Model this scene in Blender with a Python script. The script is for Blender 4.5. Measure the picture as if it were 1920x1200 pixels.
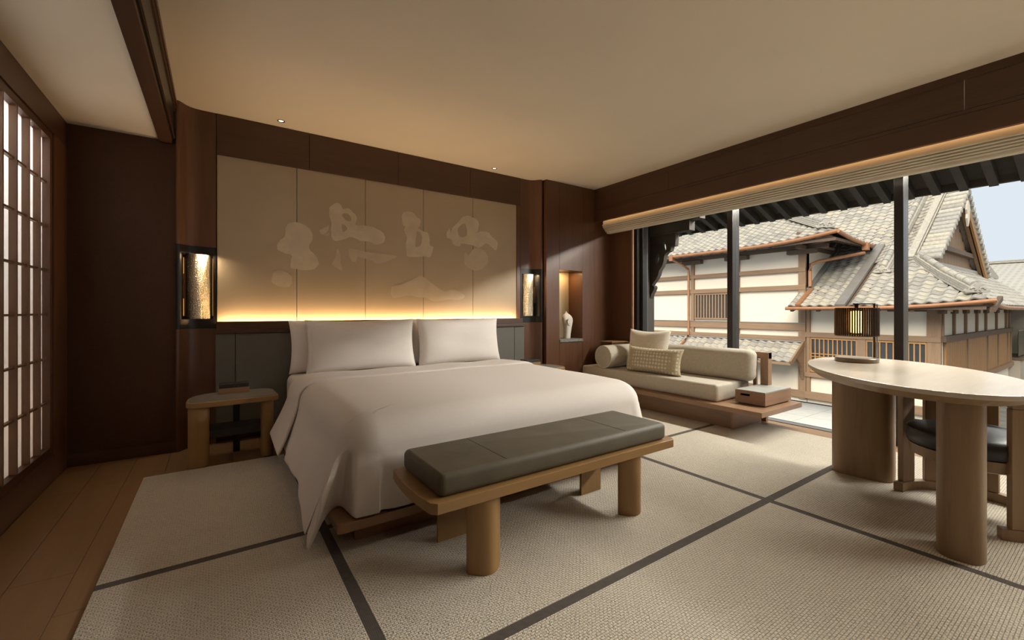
import bpy, bmesh, math, random
from mathutils import Matrix, Vector
random.seed(7)
for o in list(bpy.data.objects):
    bpy.data.objects.remove(o)
scn = bpy.context.scene
col = scn.collection
R = math.radians
PI = math.pi

# ------------------------------------------------------------------ camera
cam_d = bpy.data.cameras.new('camera')
cam_d.sensor_width = 36.0
cam_d.lens = 807.0 / 1920.0 * 36.0
cam_d.shift_y = -17.0 / 1920.0
cam_d.clip_start = 0.05
cam_d.clip_end = 300
cam = bpy.data.objects.new('camera', cam_d)
col.objects.link(cam)
cam.location = (0, 0, 1.1)
cam.rotation_euler = (R(90), 0, -math.atan(552 / 807.0))
scn.camera = cam

# ------------------------------------------------------------------ sky, sun, exposure
world = bpy.data.worlds.new('sky')
scn.world = world
world.use_nodes = True
wn = world.node_tree
wn.nodes.clear()
wo = wn.nodes.new('ShaderNodeOutputWorld')
wb = wn.nodes.new('ShaderNodeBackground')
wb.inputs['Color'].default_value = (0.83, 0.90, 1.0, 1)
wb.inputs['Strength'].default_value = 0.88
wn.links.new(wb.outputs[0], wo.inputs[0])

sun_d = bpy.data.lights.new('sun', 'SUN')
sun_d.energy = 4.7
sun_d.angle = R(45)
sun_d.color = (1.0, 0.92, 0.80)
sun = bpy.data.objects.new('sun', sun_d)
col.objects.link(sun)
# light travels towards +X, slightly +Y and down: over our own roof onto the houses opposite
sun.rotation_euler = Vector((0.74, 0.22, -0.62)).to_track_quat('-Z', 'Y').to_euler()

vs = scn.view_settings
vs.view_transform = 'Standard'
vs.look = 'None'
vs.gamma = 1.0
vs.use_curve_mapping = False
vs.exposure = 0.12
cy = scn.cycles
cy.use_denoising = True
cy.max_bounces = 10
cy.diffuse_bounces = 6
cy.glossy_bounces = 4
cy.transparent_max_bounces = 12
cy.sample_clamp_indirect = 6.0
cy.caustics_reflective = False
cy.caustics_refractive = False


# ------------------------------------------------------------------ materials
def new_mat(name):
    m = bpy.data.materials.new(name)
    m.use_nodes = True
    nt = m.node_tree
    bsdf = nt.nodes['Principled BSDF']
    return m, nt, bsdf


def coords(nt, scale=(1, 1, 1), rot=(0, 0, 0)):
    tc = nt.nodes.new('ShaderNodeTexCoord')
    mp = nt.nodes.new('ShaderNodeMapping')
    mp.inputs['Scale'].default_value = scale
    mp.inputs['Rotation'].default_value = rot
    nt.links.new(tc.outputs['Object'], mp.inputs['Vector'])
    return mp.outputs['Vector']


def ramp(nt, fac, stops):
    r = nt.nodes.new('ShaderNodeValToRGB')
    els = r.color_ramp.elements
    els[0].position, els[0].color = stops[0][0], (*stops[0][1], 1)
    els[1].position, els[1].color = stops[-1][0], (*stops[-1][1], 1)
    for p, c in stops[1:-1]:
        e = els.new(p)
        e.color = (*c, 1)
    nt.links.new(fac, r.inputs[0])
    return r.outputs[0]


def noise(nt, vec, scale, detail=3, rough=0.5, dist=0.0):
    n = nt.nodes.new('ShaderNodeTexNoise')
    n.inputs['Scale'].default_value = scale
    n.inputs['Detail'].default_value = detail
    n.inputs['Roughness'].default_value = rough
    n.inputs['Distortion'].default_value = dist
    nt.links.new(vec, n.inputs['Vector'])
    return n.outputs[0]


def bump(nt, bsdf, h, strength=0.3, dist=0.01):
    b = nt.nodes.new('ShaderNodeBump')
    b.inputs['Strength'].default_value = strength
    b.inputs['Distance'].default_value = dist
    nt.links.new(h, b.inputs['Height'])
    nt.links.new(b.outputs[0], bsdf.inputs['Normal'])


def mul(c, k):
    return tuple(min(1.0, x * k) for x in c)


def plain(name, c, rough=0.6, metal=0.0, var=0.06, vscale=3.0, bmp=0.0, bscale=60.0, spec=0.5):
    m, nt, b = new_mat(name)
    v = coords(nt)
    n = noise(nt, v, vscale, 4)
    colr = ramp(nt, n, [(0.3, mul(c, 1 - var)), (0.7, mul(c, 1 + var))])
    nt.links.new(colr, b.inputs['Base Color'])
    b.inputs['Roughness'].default_value = rough
    b.inputs['Metallic'].default_value = metal
    b.inputs['Specular IOR Level'].default_value = spec
    if bmp:
        bump(nt, b, noise(nt, v, bscale, 3), bmp, 0.004)
    return m


def wood(name, c, axis='z', rough=0.4, contrast=0.35, scale=1.0, spec=0.5, perobj=0.0):
    m, nt, b = new_mat(name)
    s = {'x': (1.2, 16, 16), 'y': (16, 1.2, 16), 'z': (16, 16, 1.2)}[axis]
    v = coords(nt, tuple(q * scale for q in s))
    n1 = noise(nt, v, 1.0, 6, 0.62, 0.6)
    v2 = coords(nt, tuple(q * scale * 6 for q in s))
    n2 = noise(nt, v2, 1.0, 3, 0.6)
    mx = nt.nodes.new('ShaderNodeMath')
    mx.operation = 'MULTIPLY_ADD'
    nt.links.new(n2, mx.inputs[0])
    mx.inputs[1].default_value = 0.35
    ad = nt.nodes.new('ShaderNodeMath')
    ad.operation = 'MULTIPLY'
    nt.links.new(n1, ad.inputs[0])
    ad.inputs[1].default_value = 0.72
    nt.links.new(ad.outputs[0], mx.inputs[2])
    fac = mx.outputs[0]
    colr = ramp(nt, fac, [(0.3, mul(c, 1 - contrast)), (0.5, c), (0.72, mul(c, 1 + contrast * 0.8))])
    if perobj:
        oi = nt.nodes.new('ShaderNodeObjectInfo')
        hs = nt.nodes.new('ShaderNodeHueSaturation')
        mr = nt.nodes.new('ShaderNodeMapRange')
        mr.inputs['To Min'].default_value = 1 - perobj
        mr.inputs['To Max'].default_value = 1 + perobj
        nt.links.new(oi.outputs['Random'], mr.inputs['Value'])
        nt.links.new(mr.outputs[0], hs.inputs['Value'])
        nt.links.new(colr, hs.inputs['Color'])
        colr = hs.outputs[0]
    nt.links.new(colr, b.inputs['Base Color'])
    b.inputs['Roughness'].default_value = rough
    b.inputs['Specular IOR Level'].default_value = spec
    bump(nt, b, fac, 0.12, 0.003)
    return m


def fabric(name, c, freq=260.0, rough=0.9, var=0.1, bmp=0.35, axis='xy', sheen=0.2):
    m, nt, b = new_mat(name)
    v = coords(nt)
    w1 = nt.nodes.new('ShaderNodeTexWave')
    w1.bands_direction = axis[0].upper()
    w1.inputs['Scale'].default_value = freq / 6.28
    w1.inputs['Distortion'].default_value = 1.5
    w2 = nt.nodes.new('ShaderNodeTexWave')
    w2.bands_direction = axis[1].upper()
    w2.inputs['Scale'].default_value = freq / 6.28
    w2.inputs['Distortion'].default_value = 1.5
    nt.links.new(v, w1.inputs[0])
    nt.links.new(v, w2.inputs[0])
    mm = nt.nodes.new('ShaderNodeMath')
    mm.operation = 'ADD'
    nt.links.new(w1.outputs[1], mm.inputs[0])
    nt.links.new(w2.outputs[1], mm.inputs[1])
    n = noise(nt, v, 45, 4, 0.6)
    ma = nt.nodes.new('ShaderNodeMath')
    ma.operation = 'MULTIPLY_ADD'
    nt.links.new(mm.outputs[0], ma.inputs[0])
    ma.inputs[1].default_value = 0.25
    nt.links.new(n, ma.inputs[2])
    colr = ramp(nt, ma.outputs[0], [(0.35, mul(c, 1 - var)), (1.0, mul(c, 1 + var))])
    nt.links.new(colr, b.inputs['Base Color'])
    b.inputs['Roughness'].default_value = rough
    b.inputs['Specular IOR Level'].default_value = 0.2
    b.inputs['Sheen Weight'].default_value = sheen
    bump(nt, b, ma.outputs[0], bmp, 0.002)
    return m


def emit(name, c, s):
    m, nt, b = new_mat(name)
    b.inputs['Base Color'].default_value = (*c, 1)
    b.inputs['Emission Color'].default_value = (*c, 1)
    b.inputs['Emission Strength'].default_value = s
    return m


M = {}
M['walnut'] = wood('walnut_panel', (0.115, 0.051, 0.026), 'z', 0.33, 0.22)
M['walnut_x'] = wood('walnut_panel_across', (0.075, 0.034, 0.017), 'x', 0.38, 0.22)
M['walnut_y'] = wood('walnut_panel_along', (0.075, 0.034, 0.018), 'y', 0.40, 0.22)
M['dark_wall'] = fabric('dark_wall_cloth', (0.075, 0.036, 0.020), 420, 0.55, 0.12, 0.2, 'xz', 0.0)
M['oak'] = wood('pale_oak', (0.28, 0.158, 0.057), 'z', 0.45, 0.18)
M['oak_x'] = wood('pale_oak_across', (0.265, 0.148, 0.053), 'x', 0.42, 0.18)
M['desk_oak'] = wood('desk_oak', (0.24, 0.15, 0.076), 'z', 0.45, 0.25)
M['desk_top'] = wood('desk_top_oak_with_glare', (0.50, 0.43, 0.34), 'x', 0.22, 0.10)  # window glare on the top is mixed into this paler oak
M['teak'] = wood('teak', (0.28, 0.158, 0.085), 'x', 0.38, 0.2)
M['teak_y'] = wood('teak_along', (0.25, 0.142, 0.078), 'y', 0.34, 0.2)
M['plank'] = wood('floor_plank', (0.28, 0.165, 0.080), 'y', 0.40, 0.16, 0.7, 0.5, 0.04)
M['ceiling'] = plain('ceiling_plaster', (0.74, 0.66, 0.54), 0.9, 0, 0.02, 1.5, 0.05, 90, 0.2)
M['linen'] = fabric('white_linen', (0.67, 0.615, 0.57), 700, 0.85, 0.02, 0.08, 'xy', 0.1)
M['linen_v'] = fabric('white_pillow_linen', (0.78, 0.73, 0.69), 700, 0.85, 0.02, 0.06, 'xz', 0.1)
M['leather'] = plain('olive_leather', (0.098, 0.082, 0.056), 0.62, 0, 0.12, 9, 0.12, 160, 0.35)
M['head_cloth'] = fabric('grey_headboard_cloth', (0.15, 0.143, 0.122), 500, 0.7, 0.06, 0.12, 'xz', 0.1)
M['carpet'] = None
M['carpet_dark'] = fabric('dark_carpet_border', (0.060, 0.046, 0.035), 320, 0.95, 0.25, 0.6, 'xy', 0.2)
M['sofa_cloth'] = fabric('oat_sofa_cloth', (0.47, 0.42, 0.34), 360, 0.9, 0.14, 0.4, 'yz', 0.2)
M['cushion_cloth'] = fabric('pale_cushion_cloth', (0.66, 0.60, 0.49), 420, 0.9, 0.08, 0.3, 'yz', 0.2)
M['black_metal'] = plain('black_metal', (0.018, 0.016, 0.015), 0.35, 0.4, 0.1, 8)
M['window_frame'] = plain('dark_window_frame', (0.030, 0.026, 0.023), 0.32, 0.35, 0.1, 8)
M['alu'] = plain('brushed_track', (0.30, 0.29, 0.27), 0.35, 0.8, 0.05, 20)
M['bronze'] = plain('hammered_bronze', (0.72, 0.63, 0.47), 0.36, 1.0, 0.08, 60, 0.9, 190)
M['bronze'] = None


def hammered():
    m, nt, b = new_mat('hammered_bronze')
    v = coords(nt)
    vo = nt.nodes.new('ShaderNodeTexVoronoi')
    vo.inputs['Scale'].default_value = 150
    nt.links.new(v, vo.inputs['Vector'])
    colr = ramp(nt, vo.outputs['Distance'], [(0.0, (0.80, 0.72, 0.56)), (0.8, (0.60, 0.51, 0.37))])
    nt.links.new(colr, b.inputs['Base Color'])
    b.inputs['Metallic'].default_value = 1.0
    b.inputs['Roughness'].default_value = 0.30
    bump(nt, b, vo.outputs['Distance'], 0.9, 0.006)
    return m


M['bronze'] = hammered()
M['lamp_bronze'] = plain('lamp_bronze', (0.10, 0.065, 0.04), 0.28, 0.9, 0.08, 30)
M['lamp_base'] = plain('bronze_lamp_base', (0.20, 0.15, 0.10), 0.3, 0.9, 0.06, 20)
M['chrome'] = plain('polished_steel', (0.62, 0.56, 0.48), 0.18, 1.0, 0.04, 30)
M['black_leather'] = plain('black_leather', (0.018, 0.016, 0.014), 0.42, 0, 0.1, 12, 0.1, 150, 0.5)
M['dark_tray'] = plain('dark_tray', (0.02, 0.018, 0.016), 0.4, 0, 0.2, 20, 0.2, 60)
M['stone_top'] = plain('grey_stone_top', (0.17, 0.155, 0.13), 0.5, 0, 0.08, 14)
M['stone'] = plain('grey_granite_shelf', (0.20, 0.20, 0.18), 0.5, 0, 0.55, 70, 0.3, 80)
M['porcelain'] = plain('matt_white_ceramic', (0.74, 0.69, 0.60), 0.6, 0, 0.05, 8)
M['niche_back'] = plain('cream_niche_lining', (0.60, 0.50, 0.34), 0.7, 0, 0.04, 6)
M['shade_cloth'] = plain('cream_blind_cloth', (0.62, 0.56, 0.46), 0.9, 0, 0.03, 4, 0, 60, 0.2)
M['mural'] = plain('mural_paper', (0.42, 0.335, 0.232), 0.62, 0, 0.05, 2.2, 0.08, 200)
M['motif'] = plain('pale_mural_paint', (0.55, 0.465, 0.345), 0.6, 0, 0.09, 9, 0.08, 200)
M['motif_faint'] = plain('faint_mural_paint', (0.49, 0.405, 0.295), 0.6, 0, 0.07, 9, 0.08, 200)
M['terrace'] = plain('terrace_slab', (0.50, 0.485, 0.45), 0.6, 0, 0.05, 12, 0.15, 90)
M['eave'] = wood('dark_eave_timber', (0.055, 0.050, 0.042), 'x', 0.6, 0.3)
M['eave_y'] = wood('dark_eave_timber_along', (0.050, 0.042, 0.034), 'y', 0.85, 0.3)
M['post'] = wood('dark_post_timber', (0.060, 0.050, 0.040), 'z', 0.6, 0.3)
M['house_wall'] = plain('cream_plaster', (0.80, 0.71, 0.58), 0.9, 0, 0.02, 1.2, 0.05, 40, 0.2)
M['house_wood'] = wood('weathered_brown_timber', (0.27, 0.17, 0.10), 'y', 0.7, 0.25)
M['house_wood_z'] = wood('weathered_brown_post', (0.27, 0.17, 0.10), 'z', 0.7, 0.25)
M['house_dark'] = wood('dark_rafter_timber', (0.13, 0.085, 0.055), 'x', 0.7, 0.25)
M['lattice'] = wood('honey_lattice_timber', (0.42, 0.22, 0.08), 'z', 0.6, 0.2)
M['board'] = wood('amber_board', (0.32, 0.165, 0.062), 'z', 0.6, 0.3)
M['house_glass'] = plain('dark_house_glass', (0.045, 0.05, 0.055), 0.15, 0, 0.2, 2)
M['copper'] = plain('copper_gutter', (0.42, 0.20, 0.10), 0.4, 0.35, 0.12, 6)
M['flash'] = plain('grey_roof_flashing', (0.26, 0.235, 0.21), 0.5, 0.2, 0.08, 5)
M['ground'] = plain('dark_ground', (0.17, 0.16, 0.14), 0.9, 0, 0.3, 2)
M['annex_wall'] = plain('beige_annex_wall', (0.42, 0.36, 0.29), 0.9, 0, 0.05, 1)
M['bulb'] = emit('warm_bulb', (1.0, 0.50, 0.14), 5.0)
M['lens'] = emit('downlight_lens', (1.0, 0.85, 0.62), 2.5)
M['led'] = emit('warm_led', (1.0, 0.42, 0.08), 0.8)


def carpet_mat():
    m, nt, b = new_mat('woven_carpet')
    v = coords(nt)
    c = (0.53, 0.47, 0.375)
    # small oblong knots laid in offset rows
    br = nt.nodes.new('ShaderNodeTexBrick')
    br.inputs['Scale'].default_value = 1.0
    br.inputs['Brick Width'].default_value = 0.020
    br.inputs['Row Height'].default_value = 0.0105
    br.inputs['Mortar Size'].default_value = 0.0024
    br.inputs['Mortar Smooth'].default_value = 1.0
    br.inputs['Color1'].default_value = (1, 1, 1, 1)
    br.inputs['Color2'].default_value = (0.8, 0.8, 0.8, 1)
    br.inputs['Mortar'].default_value = (0.25, 0.25, 0.25, 1)
    mp = nt.nodes.new('ShaderNodeMapping')
    nt.links.new(v, mp.inputs['Vector'])
    nt.links.new(mp.outputs[0], br.inputs['Vector'])
    n = noise(nt, v, 110, 2, 0.6)
    n2 = noise(nt, v, 9, 4, 0.6)
    ma = nt.nodes.new('ShaderNodeMath')
    ma.operation = 'MULTIPLY_ADD'
    nt.links.new(br.outputs[0], ma.inputs[0])
    ma.inputs[1].default_value = 0.55
    nt.links.new(n, ma.inputs[2])
    mb = nt.nodes.new('ShaderNodeMath')
    mb.operation = 'MULTIPLY_ADD'
    nt.links.new(n2, mb.inputs[0])
    mb.inputs[1].default_value = 0.25
    nt.links.new(ma.outputs[0], mb.inputs[2])
    colr = ramp(nt, mb.outputs[0], [(0.45, mul(c, 0.48)), (0.95, c), (1.35, mul(c, 1.22))])
    nt.links.new(colr, b.inputs['Base Color'])
    b.inputs['Roughness'].default_value = 0.95
    b.inputs['Specular IOR Level'].default_value = 0.15
    b.inputs['Sheen Weight'].default_value = 0.25
    bump(nt, b, ma.outputs[0], 0.9, 0.008)
    return m


M['carpet'] = carpet_mat()


def dotted_mat():
    m, nt, b = new_mat('dotted_cushion_cloth')
    v = coords(nt, (1, 1, 1))
    vo = nt.nodes.new('ShaderNodeTexVoronoi')
    vo.inputs['Scale'].default_value = 26
    vo.inputs['Randomness'].default_value = 0.15
    nt.links.new(v, vo.inputs['Vector'])
    c = (0.44, 0.37, 0.25)
    colr = ramp(nt, vo.outputs['Distance'], [(0.30, (0.66, 0.60, 0.48)), (0.42, c)])
    nt.links.new(colr, b.inputs['Base Color'])
    b.inputs['Roughness'].default_value = 0.9
    b.inputs['Specular IOR Level'].default_value = 0.2
    bump(nt, b, vo.outputs['Distance'], 0.5, 0.01)
    return m


M['dotted'] = dotted_mat()


def glass_mat(name, tint, refl=0.06):
    m, nt, b = new_mat(name)
    nt.nodes.remove(b)
    out = nt.nodes['Material Output']
    tr = nt.nodes.new('ShaderNodeBsdfTransparent')
    tr.inputs[0].default_value = (*tint, 1)
    gl = nt.nodes.new('ShaderNodeBsdfGlossy')
    gl.inputs['Roughness'].default_value = 0.02
    lw = nt.nodes.new('ShaderNodeLayerWeight')
    lw.inputs['Blend'].default_value = 0.15
    ml = nt.nodes.new('ShaderNodeMath')
    ml.operation = 'MULTIPLY'
    ml.inputs[1].default_value = refl * 4
    nt.links.new(lw.outputs['Fresnel'], ml.inputs[0])
    mx = nt.nodes.new('ShaderNodeMixShader')
    nt.links.new(ml.outputs[0], mx.inputs[0])
    nt.links.new(tr.outputs[0], mx.inputs[1])
    nt.links.new(gl.outputs[0], mx.inputs[2])
    nt.links.new(mx.outputs[0], out.inputs[0])
    return m


M['glass'] = glass_mat('window_glass', (0.97, 0.98, 0.97), 0.04)
M['bal_glass'] = glass_mat('balustrade_glass', (0.55, 0.60, 0.56), 0.15)


def paper_mat():
    m, nt, b = new_mat('shoji_paper')
    nt.nodes.remove(b)
    out = nt.nodes['Material Output']
    v = coords(nt)
    n = noise(nt, v, 25, 4)
    colr = ramp(nt, n, [(0.3, (0.80, 0.78, 0.75)), (0.7, (0.86, 0.84, 0.81))])
    d = nt.nodes.new('ShaderNodeBsdfDiffuse')
    t = nt.nodes.new('ShaderNodeBsdfTranslucent')
    nt.links.new(colr, d.inputs[0])
    nt.links.new(colr, t.inputs[0])
    mx = nt.nodes.new('ShaderNodeMixShader')
    mx.inputs[0].default_value = 0.6
    nt.links.new(d.outputs[0], mx.inputs[1])
    nt.links.new(t.outputs[0], mx.inputs[2])
    nt.links.new(mx.outputs[0], out.inputs[0])
    return m


M['paper'] = paper_mat()


def tile_mat():
    m, nt, b = new_mat('pale_roof_tile')
    v = coords(nt)
    oi = nt.nodes.new('ShaderNodeObjectInfo')
    ge = nt.nodes.new('ShaderNodeNewGeometry')
    ad = nt.nodes.new('ShaderNodeMath')
    ad.operation = 'ADD'
    nt.links.new(oi.outputs['Random'], ad.inputs[0])
    nt.links.new(ge.outputs['Random Per Island'], ad.inputs[1])
    fr = nt.nodes.new('ShaderNodeMath')
    fr.operation = 'FRACT'
    nt.links.new(ad.outputs[0], fr.inputs[0])
    base = ramp(nt, fr.outputs[0], [(0.0, (0.34, 0.31, 0.27)), (0.35, (0.43, 0.40, 0.35)),
                                    (0.7, (0.48, 0.44, 0.37)), (0.9, (0.50, 0.45, 0.35)), (1.0, (0.38, 0.35, 0.32))])
    n = noise(nt, v, 14, 4)
    mx = nt.nodes.new('ShaderNodeMix')
    mx.data_type = 'RGBA'
    mx.blend_type = 'MULTIPLY'
    mx.inputs['Factor'].default_value = 0.5
    dirt = ramp(nt, n, [(0.35, (0.6, 0.58, 0.55)), (0.6, (1, 1, 1))])
    nt.links.new(base, mx.inputs['A'])
    nt.links.new(dirt, mx.inputs['B'])
    nt.links.new(mx.outputs['Result'], b.inputs['Base Color'])
    b.inputs['Roughness'].default_value = 0.6
    return m


M['tile'] = tile_mat()


def far_tile_mat():
    m, nt, b = new_mat('distant_roof_tile')
    v = coords(nt)
    w = nt.nodes.new('ShaderNodeTexWave')
    w.bands_direction = 'Y'
    w.inputs['Scale'].default_value = 1.2
    nt.links.new(v, w.inputs[0])
    w2 = nt.nodes.new('ShaderNodeTexWave')
    w2.bands_direction = 'Z'
    w2.inputs['Scale'].default_value = 2.0
    w2.wave_profile = 'SAW'
    nt.links.new(v, w2.inputs[0])
    a = nt.nodes.new('ShaderNodeMath')
    a.operation = 'ADD'
    nt.links.new(w.outputs[1], a.inputs[0])
    nt.links.new(w2.outputs[1], a.inputs[1])
    colr = ramp(nt, a.outputs[0], [(0.2, (0.36, 0.33, 0.28)), (0.9, (0.45, 0.42, 0.36))])
    nt.links.new(colr, b.inputs['Base Color'])
    b.inputs['Roughness'].default_value = 0.8
    bump(nt, b, a.outputs[0], 0.5, 0.05)
    return m


M['far_tile'] = far_tile_mat()


# ------------------------------------------------------------------ geometry helpers
WORLD = {}


def finish(o, parent, label, cat, group, kind):
    if parent is not None:
        pl = WORLD.get(parent.name, Vector((0, 0, 0)))
        o.parent = parent
        o.location = o.location - pl
        WORLD[o.name] = pl + o.location
    else:
        WORLD[o.name] = o.location.copy()
    if label:
        o['label'] = label
    if cat:
        o['category'] = cat
    if group:
        o['group'] = group
    if kind:
        o['kind'] = kind
    return o


def empty(name, loc, label=None, cat=None, group=None, kind=None):
    o = bpy.data.objects.new(name, None)
    o.empty_display_size = 0.1
    col.objects.link(o)
    o.location = loc
    return finish(o, None, label, cat, group, kind)


def _new(name, me, m, parent, label, cat, group, kind, smooth=True, ang=38):
    if m is not None and len(me.materials) == 0:
        me.materials.append(m)
    if smooth and len(me.polygons):
        me.polygons.foreach_set('use_smooth', [True] * len(me.polygons))
        me.set_sharp_from_angle(angle=R(ang))
    o = bpy.data.objects.new(name, me)
    col.objects.link(o)
    if smooth and ang < 60 and 12 < len(me.polygons) < 5000:
        wm = o.modifiers.new('even_shading', 'WEIGHTED_NORMAL')
        wm.keep_sharp = True
        wm.weight = 100
    return finish(o, parent, label, cat, group, kind)


class G:
    def __init__(self, mx=None):
        self.bm = bmesh.new()
        self.mx = mx

    def _merge(self, b, mx=None):
        me = bpy.data.meshes.new('tmp')
        b.to_mesh(me)
        b.free()
        if mx is not None:
            me.transform(mx)
        self.bm.from_mesh(me)
        bpy.data.meshes.remove(me)
        return self

    def box(self, x0, x1, y0, y1, z0, z1, bev=0.0, seg=2, mx=None):
        b = bmesh.new()
        r = bmesh.ops.create_cube(b, size=1.0)
        bmesh.ops.scale(b, vec=(x1 - x0, y1 - y0, z1 - z0), verts=r['verts'])
        bmesh.ops.translate(b, vec=((x0 + x1) / 2, (y0 + y1) / 2, (z0 + z1) / 2), verts=r['verts'])
        if bev:
            bmesh.ops.bevel(b, geom=b.edges[:], offset=bev, segments=seg, profile=0.5, affect='EDGES')
        return self._merge(b, mx)

    def prism(self, poly, z0, z1, bev=0.0, seg=2, mx=None, inset=0.0, axis='z'):
        """poly extruded along axis; inset shrinks the bottom outline towards its centre"""
        b = bmesh.new()
        n = len(poly)
        cx = sum(p[0] for p in poly) / n
        cy_ = sum(p[1] for p in poly) / n

        def pt(p, z):
            if axis == 'z':
                return (p[0], p[1], z)
            if axis == 'x':
                return (z, p[0], p[1])
            return (p[0], z, p[1])
        lo = [b.verts.new(pt((cx + (p[0] - cx) * (1 - inset), cy_ + (p[1] - cy_) * (1 - inset)), z0)) for p in poly]
        hi = [b.verts.new(pt(p, z1)) for p in poly]
        f1 = b.faces.new(lo)
        f2 = b.faces.new(hi)
        for i in range(n):
            b.faces.new((lo[i], lo[(i + 1) % n], hi[(i + 1) % n], hi[i]))
        bmesh.ops.recalc_face_normals(b, faces=b.faces[:])
        if bev:
            ed = [e for e in b.edges if f1 in e.link_faces or f2 in e.link_faces]
            bmesh.ops.bevel(b, geom=ed, offset=bev, segments=seg, profile=0.5, affect='EDGES')
        bmesh.ops.triangulate(b, faces=[f for f in b.faces if len(f.verts) > 6], ngon_method='EAR_CLIP')
        return self._merge(b, mx)

    def cyl(self, x, y, z0, z1, r, seg=24, r2=None, bev=0.0, mx=None):
        r2 = r if r2 is None else r2
        prof = [(r, z0), (r2, z1)]
        if bev:
            prof = [(r - bev, z0), (r, z0 + bev), (r2, z1 - bev), (r2 - bev, z1)]
        return self.lathe(x, y, prof, seg, mx)

    def lathe(self, x, y, prof, seg=24, mx=None, caps=True):
        b = bmesh.new()
        rings = []
        for r, z in prof:
            rings.append([b.verts.new((x + r * math.cos(2 * PI * i / seg), y + r * math.sin(2 * PI * i / seg), z)) for i in range(seg)])
        for a, c in zip(rings, rings[1:]):
            for i in range(seg):
                b.faces.new((a[i], a[(i + 1) % seg], c[(i + 1) % seg], c[i]))
        if caps:
            b.faces.new(list(reversed(rings[0])))
            b.faces.new(rings[-1])
        bmesh.ops.recalc_face_normals(b, faces=b.faces[:])
        return self._merge(b, mx)

    def tube(self, pts, r, seg=10, mx=None):
        b = bmesh.new()
        pts = [Vector(p) for p in pts]
        rings = []
        for i, p in enumerate(pts):
            if i == 0:
                t = pts[1] - p
            elif i == len(pts) - 1:
                t = p - pts[i - 1]
            else:
                t = (pts[i + 1] - pts[i - 1])
            t.normalize()
            up = Vector((0, 0, 1)) if abs(t.z) < 0.9 else Vector((1, 0, 0))
            a = t.cross(up).normalized()
            c = t.cross(a).normalized()
            rr = r[i] if isinstance(r, (list, tuple)) else r
            rings.append([b.verts.new(p + (a * math.cos(2 * PI * k / seg) + c * math.sin(2 * PI * k / seg)) * rr) for k in range(seg)])
        for a, c in zip(rings, rings[1:]):
            for k in range(seg):
                b.faces.new((a[k], a[(k + 1) % seg], c[(k + 1) % seg], c[k]))
        b.faces.new(list(reversed(rings[0])))
        b.faces.new(rings[-1])
        bmesh.ops.recalc_face_normals(b, faces=b.faces[:])
        return self._merge(b, mx)

    def grid(self, pts, mx=None, close_u=False):
        """pts[i][j] -> quads"""
        b = bmesh.new()
        V = [[b.verts.new(p) for p in row] for row in pts]
        nu, nv = len(V), len(V[0])
        for i in range(nu - (0 if close_u else 1)):
            for j in range(nv - 1):
                b.faces.new((V[i][j], V[(i + 1) % nu][j], V[(i + 1) % nu][j + 1], V[i][j + 1]))
        return self._merge(b, mx)

    def obj(self, name, m, parent=None, label=None, cat=None, group=None, kind=None, smooth=True, ang=38):
        me = bpy.data.meshes.new(name)
        if self.mx is not None:
            self.bm.transform(self.mx)
        self.bm.to_mesh(me)
        self.bm.free()
        return _new(name, me, m, parent, label, cat, group, kind, smooth, ang)


def bx(name, m, x0, x1, y0, y1, z0, z1, bev=0.0, parent=None, **k):
    return G().box(x0, x1, y0, y1, z0, z1, bev).obj(name, m, parent, **k)


def struct(name, loc=(0, 0, 0), label=None):
    return empty(name, loc, label, None, None, 'structure')


def area(name, loc, direction, sx, sy, energy, color):
    d = bpy.data.lights.new(name, 'AREA')
    d.shape = 'RECTANGLE'
    d.size, d.size_y = sx, sy
    d.energy = energy
    d.color = color
    o = bpy.data.objects.new(name, d)
    col.objects.link(o)
    o.location = loc
    o.rotation_euler = Vector(direction).to_track_quat('-Z', 'Y').to_euler()
    return o


def area2(name, loc, direction, xaxis, sx, sy, energy, color):
    o = area(name, loc, direction, sx, sy, energy, color)
    z = -Vector(direction).normalized()
    x = Vector(xaxis).normalized()
    y = z.cross(x).normalized()
    o.rotation_euler = Matrix((x, y, z)).transposed().to_euler()
    return o


def spot(name, loc, direction, energy, color, ang=70, blend=0.6, rad=0.03):
    d = bpy.data.lights.new(name, 'SPOT')
    d.energy = energy
    d.color = color
    d.spot_size = R(ang)
    d.spot_blend = blend
    d.shadow_soft_size = rad
    o = bpy.data.objects.new(name, d)
    col.objects.link(o)
    o.location = loc
    o.rotation_euler = Vector(direction).to_track_quat('-Z', 'Y').to_euler()
    return o


def rounded(w, d, r, n=6, cx=0, cy_=0):
    pts = []
    for sx, sy, a0 in ((1, 1, 0), (-1, 1, 90), (-1, -1, 180), (1, -1, 270)):
        for i in range(n + 1):
            a = R(a0 + 90 * i / n)
            pts.append((cx + sx * (w / 2 - r) + r * math.cos(a), cy_ + sy * (d / 2 - r) + r * math.sin(a)))
    return pts


def pill(w, d, n=10, cx=0, cy_=0, ang=0):
    """stadium/ellipse-ish outline, long side w"""
    pts = []
    for i in range(4 * n):
        a = 2 * PI * i / (4 * n)
        e = 0.72
        x = w / 2 * math.copysign(abs(math.cos(a)) ** e, math.cos(a))
        y = d / 2 * math.copysign(abs(math.sin(a)) ** e, math.sin(a))
        pts.append((cx + x * math.cos(ang) - y * math.sin(ang), cy_ + x * math.sin(ang) + y * math.cos(ang)))
    return pts


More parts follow.
